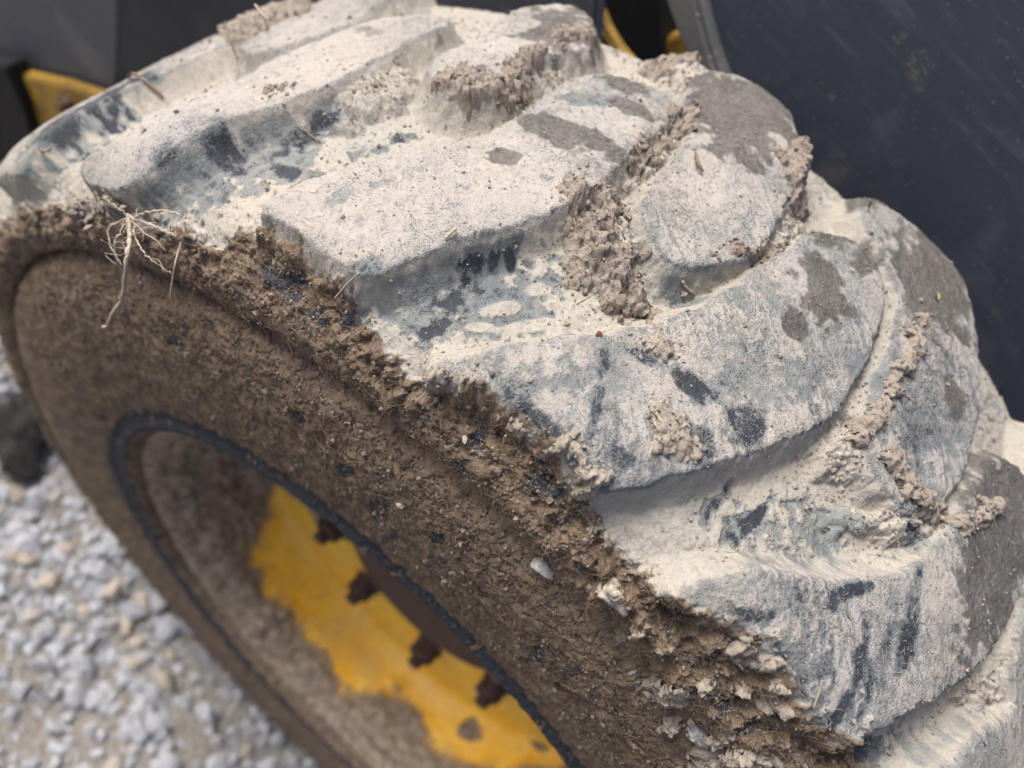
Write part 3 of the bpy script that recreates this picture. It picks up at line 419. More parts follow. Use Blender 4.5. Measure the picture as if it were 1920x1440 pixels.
M_TYRE = tyre_material()
M_SOIL = soil_material()
M_YEL = yellow_material()
M_YEL2 = simple('scuffed_yellow_paint', (.16, .10, .025), (.40, .24, .035), 30, .5)
M_STRAW = simple('dry_straw', (.24, .20, .14), (.42, .365, .28), 500, .8)
M_ROOT = simple('pale_root', (.19, .145, .10), (.50, .45, .37), 900, .8)
M_TWIG = simple('brown_twig', (.10, .07, .05), (.24, .18, .13), 500, .85)
M_PEB = simple('pale_pebble', (.20, .19, .175), (.42, .415, .39), 330, .8, .5, .0012)
M_PEB2 = simple('crusted_pebble', (.24, .205, .15), (.46, .42, .35), 420, .9, .8, .0015)
M_SEED = simple('red_seed', (.07, .018, .012), (.14, .05, .03), 800, .6)
M_LEAF = simple('green_leaf', (.22, .26, .06), (.40, .42, .14), 500, .7)
M_RUST = simple('rusty_steel', (.050, .030, .024), (.13, .080, .060), 260, .8, .6, .002)
M_PANEL = panel_material('dark_blue_grey_panel', (.052, .062, .084), (.074, .085, .108), (.165, .172, .18), .8, [(tuple(to_world(q)-np.array((-.36, 0, .3))), r) for q, r in PANEL_STAINS])
M_DUSTY = panel_material('dusty_grey_panel', (.052, .060, .076), (.078, .086, .100), (.14, .136, .13), .7)
M_EDGE = panel_material('dusty_plate_edge', (.12, .125, .13), (.17, .17, .16), (.24, .225, .19), .8)
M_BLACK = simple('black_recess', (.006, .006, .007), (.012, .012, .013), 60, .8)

# ---------------------------------------------------------------- mesh helpers
def new_mesh(name, verts, faces, attrs=None, smooth=True, mat=None, normals=None):
    me = bpy.data.meshes.new(name)
    verts = np.asarray(verts, np.float32); faces = np.asarray(faces, np.int32)
    nv, nf, k = len(verts), len(faces), faces.shape[1]
    me.vertices.add(nv); me.vertices.foreach_set('co', verts.ravel())
    me.loops.add(nf*k); me.loops.foreach_set('vertex_index', faces.ravel())
    me.polygons.add(nf); me.polygons.foreach_set('loop_start', np.arange(0, nf*k, k, dtype=np.int32))
    me.polygons.foreach_set('loop_total', np.full(nf, k, np.int32))
    me.update(calc_edges=True)
    me.polygons.foreach_set('use_smooth', np.full(nf, smooth, bool))
    for an, v in (attrs or {}).items():
        at = me.attributes.new(an, 'FLOAT', 'POINT'); at.data.foreach_set('value', np.asarray(v, np.float32))
    if mat: me.materials.append(mat)
    if normals is not None: me.normals_split_custom_set_from_vertices(normals)
    return me
def link(name, me, parent=None, label=None, cat=None, group=None, kind=None):
    o = bpy.data.objects.new(name, me); C.objects.link(o)
    if parent is not None: o.parent = parent
    for kk, v in (('label', label), ('category', cat), ('group', group), ('kind', kind)):
        if v: o[kk] = v
    return o
def world_obj(name, verts_wheel, faces, mat, label=None, cat=None, attrs=None, group=None, kind=None, smooth=True, parent=None):
    """a thing lying on the tyre: mesh in its own frame with the origin at its middle"""
    v = to_world(verts_wheel) if parent is None else np.asarray(verts_wheel)
    c = v.mean(0)
    me = new_mesh(name, v-c, faces, attrs, smooth, mat)
    o = link(name, me, parent, label, cat, group, kind)
    o.location = c
    return o
def grid_faces(nu, nv, mask=None):
    i = np.arange((nu-1)*(nv-1)); u = i//(nv-1); v = i % (nv-1)
    q = u*nv+v
    f = np.stack([q, q+1, q+nv+1, q+nv], 1)
    return f if mask is None else f[mask]
def compact(faces):
    used, inv = np.unique(faces, return_inverse=True)
    return used, inv.reshape(faces.shape)
def lathe(profile, n, a0=0, a1=2*math.pi):
    """profile rows (x, r) turned about X"""
    p = np.array(profile); th = np.linspace(a0, a1, n)
    v = np.stack([np.broadcast_to(p[:, 0], (n, len(p))), -np.outer(np.sin(th), p[:, 1]), np.outer(np.cos(th), p[:, 1])], 2).reshape(-1, 3)
    return v, grid_faces(n, len(p))
def tube(path, rad, sides=6):
    path = np.asarray(path, float); n = len(path)
    t = np.gradient(path, axis=0); t /= np.linalg.norm(t, axis=1)[:, None]+1e-12
    ref = np.array([.3, .5, .8]); V = []
    for i in range(n):
        u = np.cross(t[i], ref); u /= np.linalg.norm(u); w_ = np.cross(t[i], u)
        r = rad[i] if hasattr(rad, '__len__') else rad
        for k in range(sides):
            an = 2*math.pi*k/sides
            V.append(path[i]+r*(math.cos(an)*u+math.sin(an)*w_))
    F = []
    for i in range(n-1):
        for k in range(sides):
            F.append((i*sides+k, i*sides+(k+1) % sides, (i+1)*sides+(k+1) % sides, (i+1)*sides+k))
    V.append(path[0]); V.append(path[-1])
    for k in range(sides):
        F.append((len(V)-2, (k+1) % sides, k, k)); F.append((len(V)-1, (n-1)*sides+k, (n-1)*sides+(k+1) % sides, (n-1)*sides+(k+1) % sides))
    return np.array(V), F
def tube_mesh(name, V, F, mat):
    me = bpy.data.meshes.new(name)
    me.from_pydata([tuple(v) for v in V], [], [tuple(dict.fromkeys(f)) for f in F])
    me.polygons.foreach_set('use_smooth', np.ones(len(me.polygons), bool)); me.materials.append(mat); me.update()
    return me
def smooth_path(P, n=6):
    return spline(P, n)

# ---------------------------------------------------------------- ground
rnd = random.Random(4); rg = np.random.default_rng(11)
def ground_material():
    k = Nodes('gravel_soil'); P = k.obj()
    f1 = k.noise(P, 140, 4, .65); f2 = k.noise(P, 9, 3, .6); f3 = k.noise(P, 600, 2, .6)
    c = k.mix(k.step(f1, .3, .7), (.16, .145, .125), (.33, .31, .28))
    c = k.mix(k.math('MULTIPLY', k.step(f2, .45, .7), .6), c, (.34, .315, .275))
    c = k.mix(k.step(f3, .58, .75), c, (.38, .36, .33))
    return k.out(c, .95, k.bump(k.math('ADD', f1, f3), .8, .006), .2)
N_G = 220
gx = np.r_[-60, -20, -8, np.linspace(-2.2, 2.2, N_G), 8, 20, 60]
GX, GY = np.meshgrid(gx, gx, indexing='ij')
def ground_z(x, y):
    return .010*fbm(x/.18, y/.18, 4, 61) - .004
gv = np.stack([GX.ravel(), GY.ravel(), ground_z(GX.ravel(), GY.ravel())*(np.maximum(np.abs(GX), np.abs(GY)).ravel() < 3)], 1)
ground = link('ground', new_mesh('ground', gv, grid_faces(len(gx), len(gx)), mat=ground_material()), kind='structure')
def gravel_material():
    k = Nodes('crushed_limestone'); P = k.obj()
    info = k.n.new('ShaderNodeObjectInfo').outputs['Random']
    f = k.noise(P, 60, 4, .6); g = k.noise(P, 500, 2)
    c = k.mix(k.step(f, .3, .7), (.20, .21, .225), (.41, .425, .455))
    c = k.mix(k.math('MULTIPLY', k.step(info, .72, .9), .7), c, (.34, .27, .19))
    c = k.mix(k.step(k.math('ADD', k.math('MULTIPLY', k.noise(P, 26, 3), .75), k.math('MULTIPLY', g, .25)), .52, .68), c, (.26, .215, .165))
    return k.out(c, .85, k.bump(f, .4, .002), .3)
M_GRAVEL = gravel_material()
def stone_verts(seed, flat=.7, sub=2, rough=.03, cuts=11):
    r = np.random.default_rng(seed)
    import bmesh
    bm = bmesh.new(); bmesh.ops.create_icosphere(bm, subdivisions=sub, radius=1)
    v = np.array([p.co[:] for p in bm.verts]); f = np.array([[q.index for q in p.verts] for p in bm.faces]); bm.free()
    # flat facets: clamp against random planes
    for _ in range(cuts):
        n = r.normal(size=3); n /= np.linalg.norm(n); d = r.uniform(.45, .85)
        ex = np.maximum(v@n-d, 0); v = v-np.outer(ex, n)
    v = v*np.array([1, r.uniform(.6, .95), flat*r.uniform(.7, 1.1)])
    if sub > 2:
        o = v/np.linalg.norm(v, axis=1)[:, None]
        v = v + o*(rough*3*fbm(v[:, 0]*2+seed, v[:, 1]*2+v[:, 2]*1.7, 4, 3))[:, None]
    else:
        v += rough*r.normal(size=v.shape)
    return v, f
variants = []
for s in range(24):
    v, f = stone_verts(100+s, .7, 1 if s > 11 else 2)
    variants.append((v, f, new_mesh('stone', v, f, smooth=False, mat=M_GRAVEL)))
cam_w = np.array(cm.translation)
def in_view(p, margin=60):
    d = np.asarray(p)-cam_w
    x = d@np.array(r_); y = d@np.array(u_); z = d@np.array(f_)
    f = CAM['f']*1920
    return z > .05, 960+f*x/max(z, 1e-3), 720-f*y/max(z, 1e-3), z
cand = []
while len(cand) < 16500:
    x, y = rg.uniform(-.6, .5), rg.uniform(-1.3, .5)
    _ok, _px, _py, _z = in_view((x, y, 0))
    if not (-90 < _px < 720 and -60 < _py < 1540) and rg.random() > .12: continue
    dens = .50 + .5*float(gn(np.array([x/.16]), np.array([y/.16]), 71)[0]) + .3*float(gn(np.array([x/.4]), np.array([y/.4]), 75)[0])
    if rg.random() > np.clip(dens*1.5, .34, 1): continue
    sz = float(np.clip(.0039*math.exp(rg.normal(0, .6)), .0015, .018))
    cand.append((x, y, sz))
def px_size(c):
    ok, px, py, z = in_view((c[0], c[1], 0))
    vis = ok and -40 < px < 620 and 560 < py < 1480
    return c[2]/z if vis else 0
order = sorted(range(len(cand)), key=lambda i: -px_size(cand[i]))
def stone_matrix(c):
    e = (rg.uniform(-.35, .35), rg.uniform(-.35, .35), rg.uniform(0, 6.28))
    z = float(ground_z(np.array([c[0]]), np.array([c[1]]))[0]) + c[2]*.22
    return (c[0], c[1], z), e
for i in order[:300]:
    loc, e = stone_matrix(cand[i])
    o = link('stone', variants[i % 12][2], ground); o.location = loc; o.rotation_euler = e; o.scale = (cand[i][2],)*3
VV, FF, base = [], [], 0
from mathutils import Euler
for i in order[300:]:
    loc, e = stone_matrix(cand[i]); v, f, _ = variants[12 + i % 12]
    R = np.array(Euler(e).to_matrix())
    VV.append(v*cand[i][2]@R.T+np.array(loc)); FF.append(f+base); base += len(v)
gl = link('gravel', new_mesh('gravel', np.concatenate(VV), np.concatenate(FF), smooth=False, mat=M_GRAVEL), ground, kind='stuff')
gl['label'] = 'small crushed grey gravel pressed into tan soil'

v, f = stone_verts(555, .75, 4, .06, 14)
M_DARK = simple('near_black_lump', (.008, .008, .008), (.022, .020, .019), 60, .8, .6, .004)  # near-black surface for a solid stand-in of a dark shape of unknown nature
lump = link('stone', new_mesh('stone', v*np.array((.060, .042, .040)), f, mat=M_DARK), None, 'large unidentified dark lump on the gravel at the left edge beside the tyre', 'stone')
lump.location = DARK_LUMP; lump.location.z = .018; lump.rotation_euler = (0, 0, .9)

# ---------------------------------------------------------------- wheel
wheel = link('wheel', None, label='mud-caked wheel with chunky tread lugs and a yellow rim', cat='wheel')
wheel.matrix_world = W2W

def spacing(lo, hi, fn):
    out = [lo]
    while out[-1] < hi: out.append(out[-1]+fn(out[-1]))
    return np.array(out)
TH = spacing(math.radians(-36), math.radians(80), lambda t: (.00052 if math.radians(-30) < t < math.radians(24) else .00075 if t < math.radians(45) else .0011)/.387)
SS = spacing(.012, .47, lambda s: .0009 if s < .10 else .00062 if s < .16 else .00055 if s < .37 else .0008)
A, B = np.meshgrid(TH*R0, SS, indexing='ij')
shape = A.shape
fd = fields(A.ravel(), B.ravel())
V = place(A.ravel(), B.ravel(), fd['h'])
G = V.reshape(*shape, 3)
gu = np.gradient(G, axis=0); gw = np.gradient(G, axis=1)
NRM = np.cross(gu, gw).reshape(-1, 3); NRM /= np.linalg.norm(NRM, axis=1)[:, None]
if (NRM*surf_normal(A.ravel(), B.ravel())).sum(1).mean() < 0: NRM = -NRM
FACES = grid_faces(*shape)
# keep winding outward
v0, v1, v2 = V[FACES[0, 0]], V[FACES[0, 1]], V[FACES[0, 2]]
if np.dot(np.cross(v1-v0, v2-v0), NRM[FACES[0, 0]]) < 0: FACES = FACES[:, ::-1]
ATT = dict(dust=fd['dust'], brown=fd['brown'], wet=fd['wet'], bare=fd['bare'], tone=fd['tone'], lugtop=fd['top'])
fl = fd['lid'][FACES].max(1)
allin = (fd['lid'][FACES] >= 0).all(1)
fl = np.where(allin, fl, -1)
# coarse remainder of the tyre, out of sight of the photograph
TH2 = np.linspace(math.radians(79.8), math.radians(360-35.8), 400); SS2 = np.r_[np.linspace(.012, .47, 120)]
A2, B2 = np.meshgrid(TH2*R0, SS2, indexing='ij'); fd2 = fields(wrap(A2.ravel()), B2.ravel(), False)
V2 = place(A2.ravel(), B2.ravel(), fd2['h']); F2 = grid_faces(*A2.shape)[:, ::1]
TH3 = np.linspace(0, 2*math.pi, 160); SS3 = np.linspace(.4685, PS[-1], 30)
A3, B3 = np.meshgrid(TH3*R0, SS3, indexing='ij'); V3 = place(A3.ravel(), B3.ravel(), np.zeros(A3.size)); F3 = grid_faces(*A3.shape)
n2, n3 = len(V2), len(V3)
ATT2 = dict(dust=fd2['dust'], brown=fd2['brown'], wet=fd2['wet'], bare=fd2['bare'], tone=fd2['tone'], lugtop=fd2['top'])
ATT3 = dict(dust=np.full(n3, .3), brown=np.ones(n3), wet=np.zeros(n3), bare=np.full(n3, .3), tone=np.full(n3, .5), lugtop=np.zeros(n3))
fl2 = np.where((fd2['lid'][F2] >= 0).all(1), fd2['lid'][F2].max(1), -1)
if not np.array_equal(FACES[0], grid_faces(2, shape[1])[0]): F2 = F2[:, ::-1]; F3 = F3[:, ::-1]
def sub(Vs, Fs, At, sel):
    used, f = compact(Fs[sel]); return Vs[used], f, {k: v[used] for k, v in At.items()}, used
vA, fA, aA, uA = sub(V, FACES, ATT, fl < 0)
vB, fB, aB, uB = sub(V2, F2, ATT2, fl2 < 0)
nb = len(vA); nc = nb+len(vB)
tv = np.concatenate([vA, vB, V3]); tf = np.concatenate([fA, fB+nb, F3+nc])
ta = {k: np.concatenate([aA[k], aB[k], ATT3[k]]) for k in ATT}
def grid_normals(Vg, shp, ref):
    g = Vg.reshape(*shp, 3); n = np.cross(np.gradient(g, axis=0), np.gradient(g, axis=1)).reshape(-1, 3)
    n /= np.linalg.norm(n, axis=1)[:, None]+1e-12
    return n if (n*ref).sum(1).mean() > 0 else -n
N2 = grid_normals(V2, A2.shape, surf_normal(A2.ravel(), B2.ravel())); N3 = grid_normals(V3, A3.shape, surf_normal(A3.ravel(), B3.ravel()))
tyre = link('tyre', new_mesh('tyre', tv, tf, ta, True, M_TYRE, np.concatenate([NRM[uA], N2[uB], N3])), wheel)
tyre['label'] = 'black rubber tyre caked in pale dust on the tread and brown mud on the sidewall'
for i in range(len(lugs)):
    got = False
    for Vs, Fs, At, Ns, fz in ((V, FACES, ATT, NRM, fl), (V2, F2, ATT2, N2, fl2)):
        sel = fz == i
        if sel.sum() < 40 or got: continue
        v, f, a, used = sub(Vs, Fs, At, sel)
        link('lug', new_mesh('lug', v, f, a, True, M_TYRE, Ns[used]), tyre); got = True

# rim
RP = spline(RIM_PROFILE, 10)*U
RS = np.r_[0, np.cumsum(np.linalg.norm(np.diff(RP, axis=0), axis=1))]
_q = np.linspace(0, RS[-1], 170); RP = np.stack([np.interp(_q, RS, RP[:, 0]), np.interp(_q, RS, RP[:, 1])], 1)
RS = np.r_[0, np.cumsum(np.linalg.norm(np.diff(RP, axis=0), axis=1))]
nR = 481
rv, rf = lathe(RP, nR)
rth = np.tile(np.linspace(0, 2*math.pi, nR)[:, None], (1, len(RP))).ravel(); rs = np.tile(RS, nR)
yp = np.array([(math.radians(t % 360)*.15, q/1000) for t, q in YELLOW])
w1 = fbm(rth*.15/.022, rs/.022, 4, 81); w2 = fbm(rth*.15/.007, rs/.007, 3, 85)
yd = poly_sdf(rth*.15, rs, yp) + .005*w1 + .002*w2
mud = ss(-.016, .013, yd)
for t, q, rad in MUDSPOTS:
    dd = np.hypot(rth*.15-math.radians(t % 360)*.15, rs-q/1000)
    mud = np.maximum(mud, 1-ss(rad*.0005, rad*.0014, dd+.006*w1+.002*w2))
thick = mud*(.004+.004*w1+.002*w2)
dishy = ss(-.02, -.12, rv[:, 0]/U)
nxr = np.gradient(RP, RS, axis=0); nn = np.stack([-nxr[:, 1], nxr[:, 0]], 1); nn /= np.linalg.norm(nn, axis=1)[:, None]
nn = np.where(((nn[:, 0]*1.0 - nn[:, 1]*.8) < 0)[:, None], -nn, nn)
nt_ = np.tile(nn, (nR, 1))
dx = thick*dishy*nt_[:, 0]; dr = thick*dishy*nt_[:, 1]
rvn = rv.copy(); rvn[:, 0] += dx
rvn[:, 1] += -np.sin(rth)*dr; rvn[:, 2] += np.cos(rth)*dr
rim = link('rim', new_mesh('rim', rvn, rf, dict(mud=mud, rust=np.zeros(len(rv))), True, M_YEL), wheel)
rim['label'] = 'yellow dished steel rim with mud caked on its lower half'
def nut_mesh():
    V, F = [], []
    prof = [(0, .0125), (.002, .0125), (.003, .0098), (.014, .0098), (.0155, .008), (.0155, .0058), (.022, .0058), (.023, .004), (.023, 0)]
    hexa = [0, 0, 1, 1, 0, 0, 0, 0, 0]
    n = 24
    for (x, r), hx in zip(prof, hexa):
        for k in range(n):
            an = 2*math.pi*k/n
            q = r/math.cos((an % (math.pi/3))-math.pi/6) if hx else r
            V.append((x, q*math.cos(an), q*math.sin(an)))
    V = np.array(V); F = []
    for i in range(len(prof)-1):
        for k in range(n): F.append((i*n+k, i*n+(k+1) % n, (i+1)*n+(k+1) % n, (i+1)*n+k))
    V[:, 1] += .0006*np.sin(V[:, 0]*900); 
    me = bpy.data.meshes.new('wheel_nut'); me.from_pydata([tuple(v) for v in V], [], F); me.materials.append(M_RUST); me.update()
    return me
NUT = nut_mesh()
for k in range(8):
    an = math.radians(152+45*k)
    o = link('wheel_nut', NUT, rim)
    o.location = (-.40*U, -.43*U*math.sin(an), .43*U*math.cos(an)); o.rotation_euler = (rnd.uniform(0, 1), 0, 0)
hv, hf = lathe(spline([(-.41,.365),(-.39,.36),(-.385,.35),(-.385,.30),(-.375,.28),(-.36,.27),(-.355,.25),(-.35,.2),(-.35,.0)], 4)*U, 97)
link('hub_cap', new_mesh('hub_cap', hv, hf, dict(mud=np.full(len(hv), .45), rust=np.full(len(hv), .8)), True, M_RUST), rim)

# ---------------------------------------------------------------- clods stuck in the tread
def crumb_set(p, n, size, tone):
    """n irregular crumbs of the given sizes at wheel-frame points p"""
    k = rg.integers(0, 6, n)
    q = np.linalg.qr(rg.normal(size=(n, 3, 3)))[0]
    v = CRV[k]*size[:, None, None]
    v = np.einsum('nij,nkj->nki', q, v)+p[:, None]
    f = CRF[None]+CRV.shape[1]*np.arange(n)[:, None, None]
    return v.reshape(-1, 3), f.reshape(-1, 3), np.repeat(tone, CRV.shape[1])
import bmesh
_b = bmesh.new(); bmesh.ops.create_icosphere(_b, subdivisions=1, radius=1)
_v = np.array([q.co[:] for q in _b.verts]); CRF = np.array([[q.index for q in p.verts] for p in _b.faces]); _b.free()
CRV = np.stack([_v*(np.array([1, rg.uniform(.6, 1), rg.uniform(.5, .9)]))*rg.uniform(.5, 1.25, (len(_v), 1)) for _ in range(6)])
def clod(label, poly, hgt, tone, name='dirt_clod', cat='dirt clod', res=.0006, lift=0.0):
    p = chaikin(ab(poly)); lo = p.min(0)-.006; hi = p.max(0)+.006
    a = np.arange(lo[0], hi[0], res); b = np.arange(lo[1], hi[1], res)
    AA, BB = np.meshgrid(a, b, indexing='ij'); s = AA.shape; AA = AA.ravel(); BB = BB.ravel()
    f = fields(AA, BB)
    mmA, mmB = AA*1000, BB*1000
    w1 = fbm(mmA/9, mmB/9, 4, 91); w2 = fbm(mmA/2.4, mmB/2.4, 3, 95); big = fbm(mmA/17, mmB/17, 2, 99)
    d = poly_sdf(AA, BB, p) + .0045*w1 + .0016*w2 + .006*np.clip(-big-.05, 0, .6)
    hm = hgt/1000
    run = max(.005, min(.012, hm*1.1))
    t = np.clip(-d/run, 0, 1)
    prof = np.sqrt(np.clip(1-(1-t)**2, 0, 1))
    wx, wy = mmA+1.5*w1, mmB+1.5*w2
    l1 = 1-np.clip(worley(wx/8, wy/8, 3), 0, 1); l2 = 1-np.clip(worley(wx/3.6+9, wy/3.6, 5), 0, 1); l3 = 1-np.clip(worley(wx/1.7, wy/1.7+4, 7), 0, 1)
    k = min(1, hm/.008)
    top = hm*prof*np.clip(.36+.5*big+.15*w1, .10, .8) + prof*(.0042*k*l1 + .0022*l2 + .0011*l3 + .0006*w2)
    h = f['h'] - .0020 + top
    ta = .0013*w2; tb = .0013*fbm(mmA/2.6+50, mmB/2.6, 3, 111)
    P = place(AA+ta*prof, BB+tb*prof, h+lift)
    keep = d < .0006
    F = grid_faces(*s); F = F[keep[F].all(1)]
    if not len(F): return
    used, f2 = compact(F)
    n = np.cross(P[F[0, 1]]-P[F[0, 0]], P[F[0, 2]]-P[F[0, 0]])
    if np.dot(n, surf_normal(AA[F[0, :1]], BB[F[0, :1]])[0]) < 0: f2 = f2[:, ::-1]
    tn = np.clip(tone + .22*w1 + .14*w2 + .25*(l2-.5), 0, 1)
    ok = np.where((d < .003) & (d > -.05))[0]
    m = int(min(350, 24+len(ok)*.018))
    ci = rg.choice(ok, m); cs = np.clip(.00065*np.exp(rg.normal(0, .55, m)), .0003, .0028*max(.4, k))
    cp = P[ci] + surf_normal(AA[ci], BB[ci])*(cs*.3)[:, None] + np.where((d[ci] > 0)[:, None], surf_normal(AA[ci], BB[ci])*.0016, 0)
    cv, cf, ct = crumb_set(cp, m, cs, np.clip(tn[ci]+rg.normal(0, .2, m), 0, 1))
    tri = np.concatenate([f2[:, [0, 1, 2]], f2[:, [0, 2, 3]], cf+len(used)])
    return world_obj(name, np.concatenate([P[used], cv]), tri, M_SOIL, label, cat, dict(tone=np.r_[tn[used], ct]), 'soil clods stuck to the tread')
for lab, poly, hgt, tone in CLODS:
    clod(lab, poly, hgt, tone)
for lab, poly, hgt, tone in SMALL_LUMPS:
    clod(lab, poly, hgt, tone)

# ---------------------------------------------------------------- pebbles, seed, leaf
def at(th, s, h):
    a = np.array([math.radians(th)*R0]); b = np.array([s/1000])
    return place(a, b, fields(a, b)['h']+h)[0], surf_normal(a, b)[0]
for i, (lab, th, s, rx, ry, rz, tone, fr) in enumerate(PEBBLES):
    v, f = stone_verts(300+i, .9, 4 if i < 3 else 2, .10 if i in (1, 2) else .045, 13)
    p, n = at(th, s, min(rx, ry, rz)*.00028)
    R = np.array(Vector(n).to_track_quat('Z', 'Y').to_matrix())
    v = (v*np.array([rx, rz, ry])/1000)@R.T + p
    if tone < 0: nm, cat, m = 'seed', 'seed', M_SEED
    else: nm, cat, m = 'pebble', 'pebble', (M_PEB if tone < .6 else M_PEB2)
    world_obj(nm, v, f, m, lab, cat, smooth=(i in (0, 1, 2, 6)))
p, n = at(LEAF[1], LEAF[2], .0012)
R = np.array(Vector(n).to_track_quat('Z', 'Y').to_matrix())
lv = np.array([(-3, 0, 0), (-1.5, 1.1, .6), (0, 1.5, .9), (1.6, .9, .5), (3, 0, 0), (1.6, -.9, .3), (0, -1.5, .5), (-1.5, -1.1, .2), (0, 0, .2)])*.0008
lv = np.concatenate([lv, lv-np.array([0, 0, .0002])])
lf = [(8, i, (i+1) % 8) for i in range(8)]; lf += [(17, 9+(i+1) % 8, 9+i) for i in range(8)]
world_obj('leaf_scrap', lv@R.T+p, np.array(lf), M_LEAF, LEAF[0], 'leaf')

# ---------------------------------------------------------------- roots and straws
def strand_path(pts, fixed=None):
    th = np.array([q[0] for q in pts]); s = np.array([q[1] for q in pts]); l = np.array([q[2] for q in pts])/1000
    a = np.radians(th)*R0; b = s/1000
    base = np.interp(b, PS, PH)
    f = fields(a, b)
    return smooth_path(place(a, b, (f['h'] if fixed is None else base*fixed)+l), 6)
root = link('root_tuft', None, label='dead root tuft with long pale strands hanging over the sidewall', cat='root tuft')
c0 = to_world(strand_path(ROOTS[0][0], .3))[0]
root.location = c0
for pts, r in ROOTS:
    P = to_world(strand_path(pts, .3))-c0
    rad = np.linspace(1, .55, len(P))*r/1000*(1+.25*np.sin(np.arange(len(P))*2.1))
    P = P + rg.normal(size=P.shape)*.00025
    Vt, Ft = tube(P, rad, 7)
    link('root_strand', tube_mesh('root_strand', Vt, Ft, M_ROOT), root)
    # hair roots
    for k in range(2 if r > .5 else 1):
        i = rg.integers(2, len(P)-2); d = rg.normal(size=3); d /= np.linalg.norm(d)
        q = np.array([P[i], P[i]+d*.004+rg.normal(size=3)*.001, P[i]+d*.008+rg.normal(size=3)*.002])
        Vt, Ft = tube(spline(q, 4), .00016, 4); link('hair_root', tube_mesh('hair_root', Vt, Ft, M_ROOT), root)
tc = clod(None, TUFT, 9, .45, 'root_clod', None, .0007, .004)
if tc:
    for kk in ('group', 'label', 'category'):
        if kk in tc: del tc[kk]
    tc.name = 'root_clod'; tc.parent = root; tc.location = Vector(tc.location)-root.location
for i, (lab, pts, r) in enumerate(STRAWS):
    P = to_world(strand_path(pts)); c = P.mean(0)
    rad = np.full(len(P), r/1000)*(1+.15*np.sin(np.arange(len(P))*1.7)); rad[-1] *= .5
    Vt, Ft = tube(P-c, rad, 6)
    o = link('straw', tube_mesh('straw', Vt, Ft, M_TWIG if any(k in lab for k in ('dark', 'brown stalk', 'slim', 'short stalk')) else M_STRAW), None, lab, 'straw', 'plant bits stuck to the tyre'); o.location = c

# ---------------------------------------------------------------- loose crumbs and fibres
dens_vis = (A.ravel()/R0 < math.radians(75))
def sample(weight, n):
    p = weight/weight.sum(); c = np.cumsum(p)
    return np.searchsorted(c, rg.random(n)).clip(0, len(p)-1)
wb = fd['best']
groove = np.exp(-((wb-.12)/.15)**2)*(fd['dust'] > .4)
wc = (.05 + .9*groove*np.clip(.2+fbm(A.ravel()/.03, B.ravel()/.03, 3, 121), 0, 1) + .45*fd['fr'] + .025*fd['brown'] + 1.2*fd['fill'])*(B.ravel() > .05)
oct_v = np.array([(1, 0, 0), (0, 1, 0), (0, 0, 1), (-1, 0, 0), (0, -1, 0), (0, 0, -1)], float)
oct_f = np.array([(0, 1, 2), (1, 3, 2), (3, 4, 2), (4, 0, 2), (1, 0, 5), (3, 1, 5), (4, 3, 5), (0, 4, 5)])
def scatter(name, idx, sizes, tones, label, mat):
    n = len(idx)
    q = rg.normal(size=(n, 3, 3)); q, _ = np.linalg.qr(q)
    v = oct_v[None]*(sizes[:, None, None]*rg.uniform(.6, 1.2, (n, 6, 1)))
    v = np.einsum('nij,nkj->nki', q, v) + (V[idx]+NRM[idx]*(sizes*.35)[:, None])[:, None]
    f = oct_f[None]+6*np.arange(n)[:, None, None]
    o = world_obj(name, v.reshape(-1, 3), f.reshape(-1, 3), mat, label, 'grit', dict(tone=np.repeat(tones, 6)), kind='stuff', smooth=False)
    return o
idx = sample(wc, 16000)
sz = np.clip(.00042*np.exp(rg.normal(0, .5, len(idx))), .0002, .0020)
tn = np.where(fd['brown'][idx] > .5, rg.uniform(0, .22, len(idx)), rg.uniform(.3, 1, len(idx)))
scatter('soil_crumbs', idx, sz, tn, 'fine soil crumbs scattered over the tread and shoulder of the tyre', M_SOIL)

def fibres(name, idx, length, rad, label, mat, lift):
    n = len(idx)
    nr = NRM[idx]
    t = rg.normal(size=(n, 3)); t -= (t*nr).sum(1)[:, None]*nr; t /= np.linalg.norm(t, axis=1)[:, None]
    sd_ = np.cross(nr, t)
    L = length[:, None]
    up = rg.uniform(.0, lift, n)[:, None]
    p0 = V[idx]+nr*.0001 - t*L*.5
    bend = sd_*L*rg.normal(0, .18, n)[:, None]
    pm = V[idx] + nr*(.0003+up*L*.35) + bend
    p1 = V[idx]+nr*(.0001+up*L) + t*L*.5
    rings = []
    for p, k in ((p0, .7), (pm, 1.), (p1, .5)):
        for an in (0, 2.094, 4.189):
            rings.append(p + rad[:, None]*k*(math.cos(an)*sd_+math.sin(an)*nr))
    v = np.stack(rings, 1)
    fq = []
    for i in range(2):
        for k in range(3): fq.append((i*3+k, i*3+(k+1) % 3, (i+1)*3+(k+1) % 3, (i+1)*3+k))
    f = np.array(fq)[None]+9*np.arange(n)[:, None, None]
    return world_obj(name, v.reshape(-1, 3), f.reshape(-1, 4), mat, label, 'fibres', kind='stuff')
wf = (.15 + 1.2*fd['brown'] + 2.5*fd['fr'] + .5*(wb > .7))*(B.ravel() > .045)*(1-.9*fd['wet'])
idx = sample(wf*(fd['brown'] > .5), 15000)
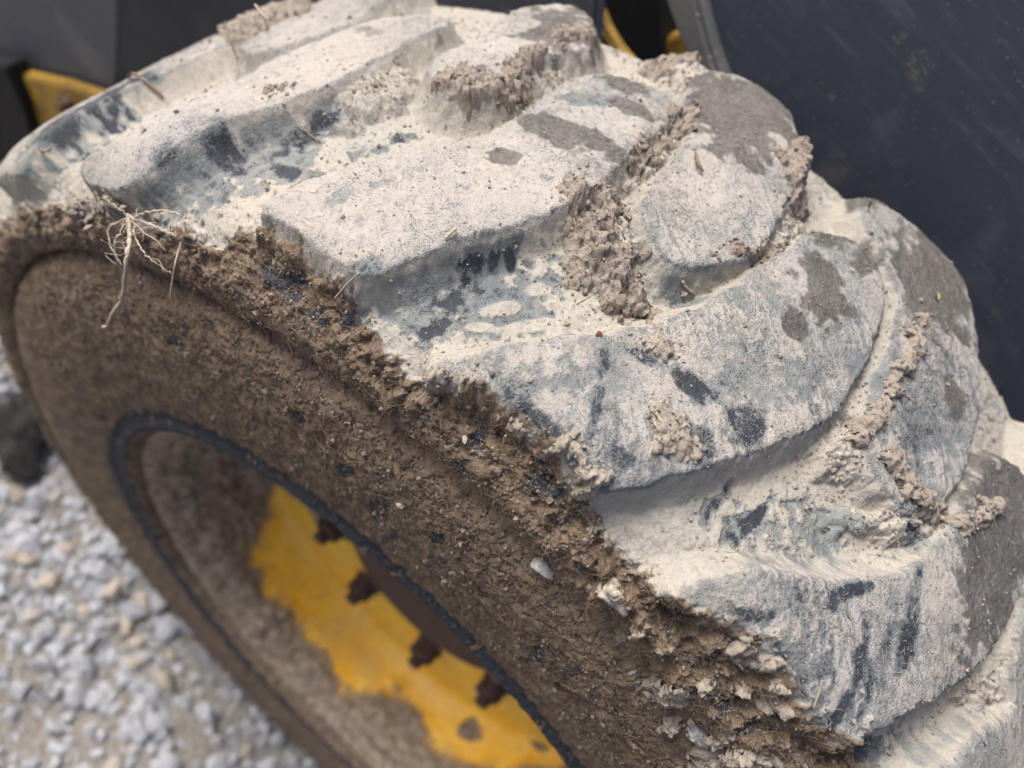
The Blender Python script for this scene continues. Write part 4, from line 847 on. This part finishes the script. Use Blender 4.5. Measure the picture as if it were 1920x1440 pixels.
M_FIB = simple('mud_fibre', (.14, .105, .07), (.33, .25, .16), 300, .9)
fibres('mud_fibres', idx, np.clip(.0034*np.exp(rg.normal(0, .55, len(idx))), .001, .014), np.full(len(idx), .00008), 'short brown plant fibres matted into the sidewall mud', M_FIB, .35)
idx = sample(wf*(fd['brown'] < .5), 5000)
fibres('straw_bits', idx, np.clip(.0022*np.exp(rg.normal(0, .5, len(idx))), .001, .010), np.full(len(idx), .00010), 'tiny pale straw fibres strewn over the dusty tread', M_STRAW, .2)

# ---------------------------------------------------------------- machine behind the wheel
loader = link('loader_body', None, label='dark blue-grey loader body with yellow frame behind the wheel', cat='loader')
loader.location = (-.36, 0, .3)
LO = np.array((-.36, 0, .3))
def plate(name, outline, thick, mat, bevel=.002, mudf=None, sub_=0, parent=None):
    """outline: list of world points in one plane x = const; the plate's front face is there, its body behind it"""
    import bmesh
    bm = bmesh.new()
    vs_ = [bm.verts.new(Vector(p)-Vector(LO)) for p in outline]
    f = bm.faces.new(vs_)
    bm.normal_update()
    if f.normal.x < 0: f.normal_flip()
    r = bmesh.ops.extrude_face_region(bm, geom=[f])
    for v in [g for g in r['geom'] if isinstance(g, bmesh.types.BMVert)]: v.co.x -= thick if False else 0
    for v in vs_: v.co.x -= thick
    bmesh.ops.recalc_face_normals(bm, faces=bm.faces)
    bmesh.ops.bevel(bm, geom=list(bm.edges), offset=bevel, segments=2, affect='EDGES')
    me = bpy.data.meshes.new(name); bm.to_mesh(me); bm.free(); me.materials.append(mat)
    return link(name, me, parent or loader)
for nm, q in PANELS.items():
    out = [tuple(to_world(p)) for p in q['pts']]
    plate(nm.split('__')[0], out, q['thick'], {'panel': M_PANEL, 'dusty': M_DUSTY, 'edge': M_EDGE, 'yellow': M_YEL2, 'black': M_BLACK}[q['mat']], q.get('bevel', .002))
for lab, p in BOLTS:
    o = link('bolt', NUT, loader); pw = to_world(p); o.location = Vector(pw)-Vector(LO); o.scale = (.5, .6, .6)

scene.render.film_transparent = False
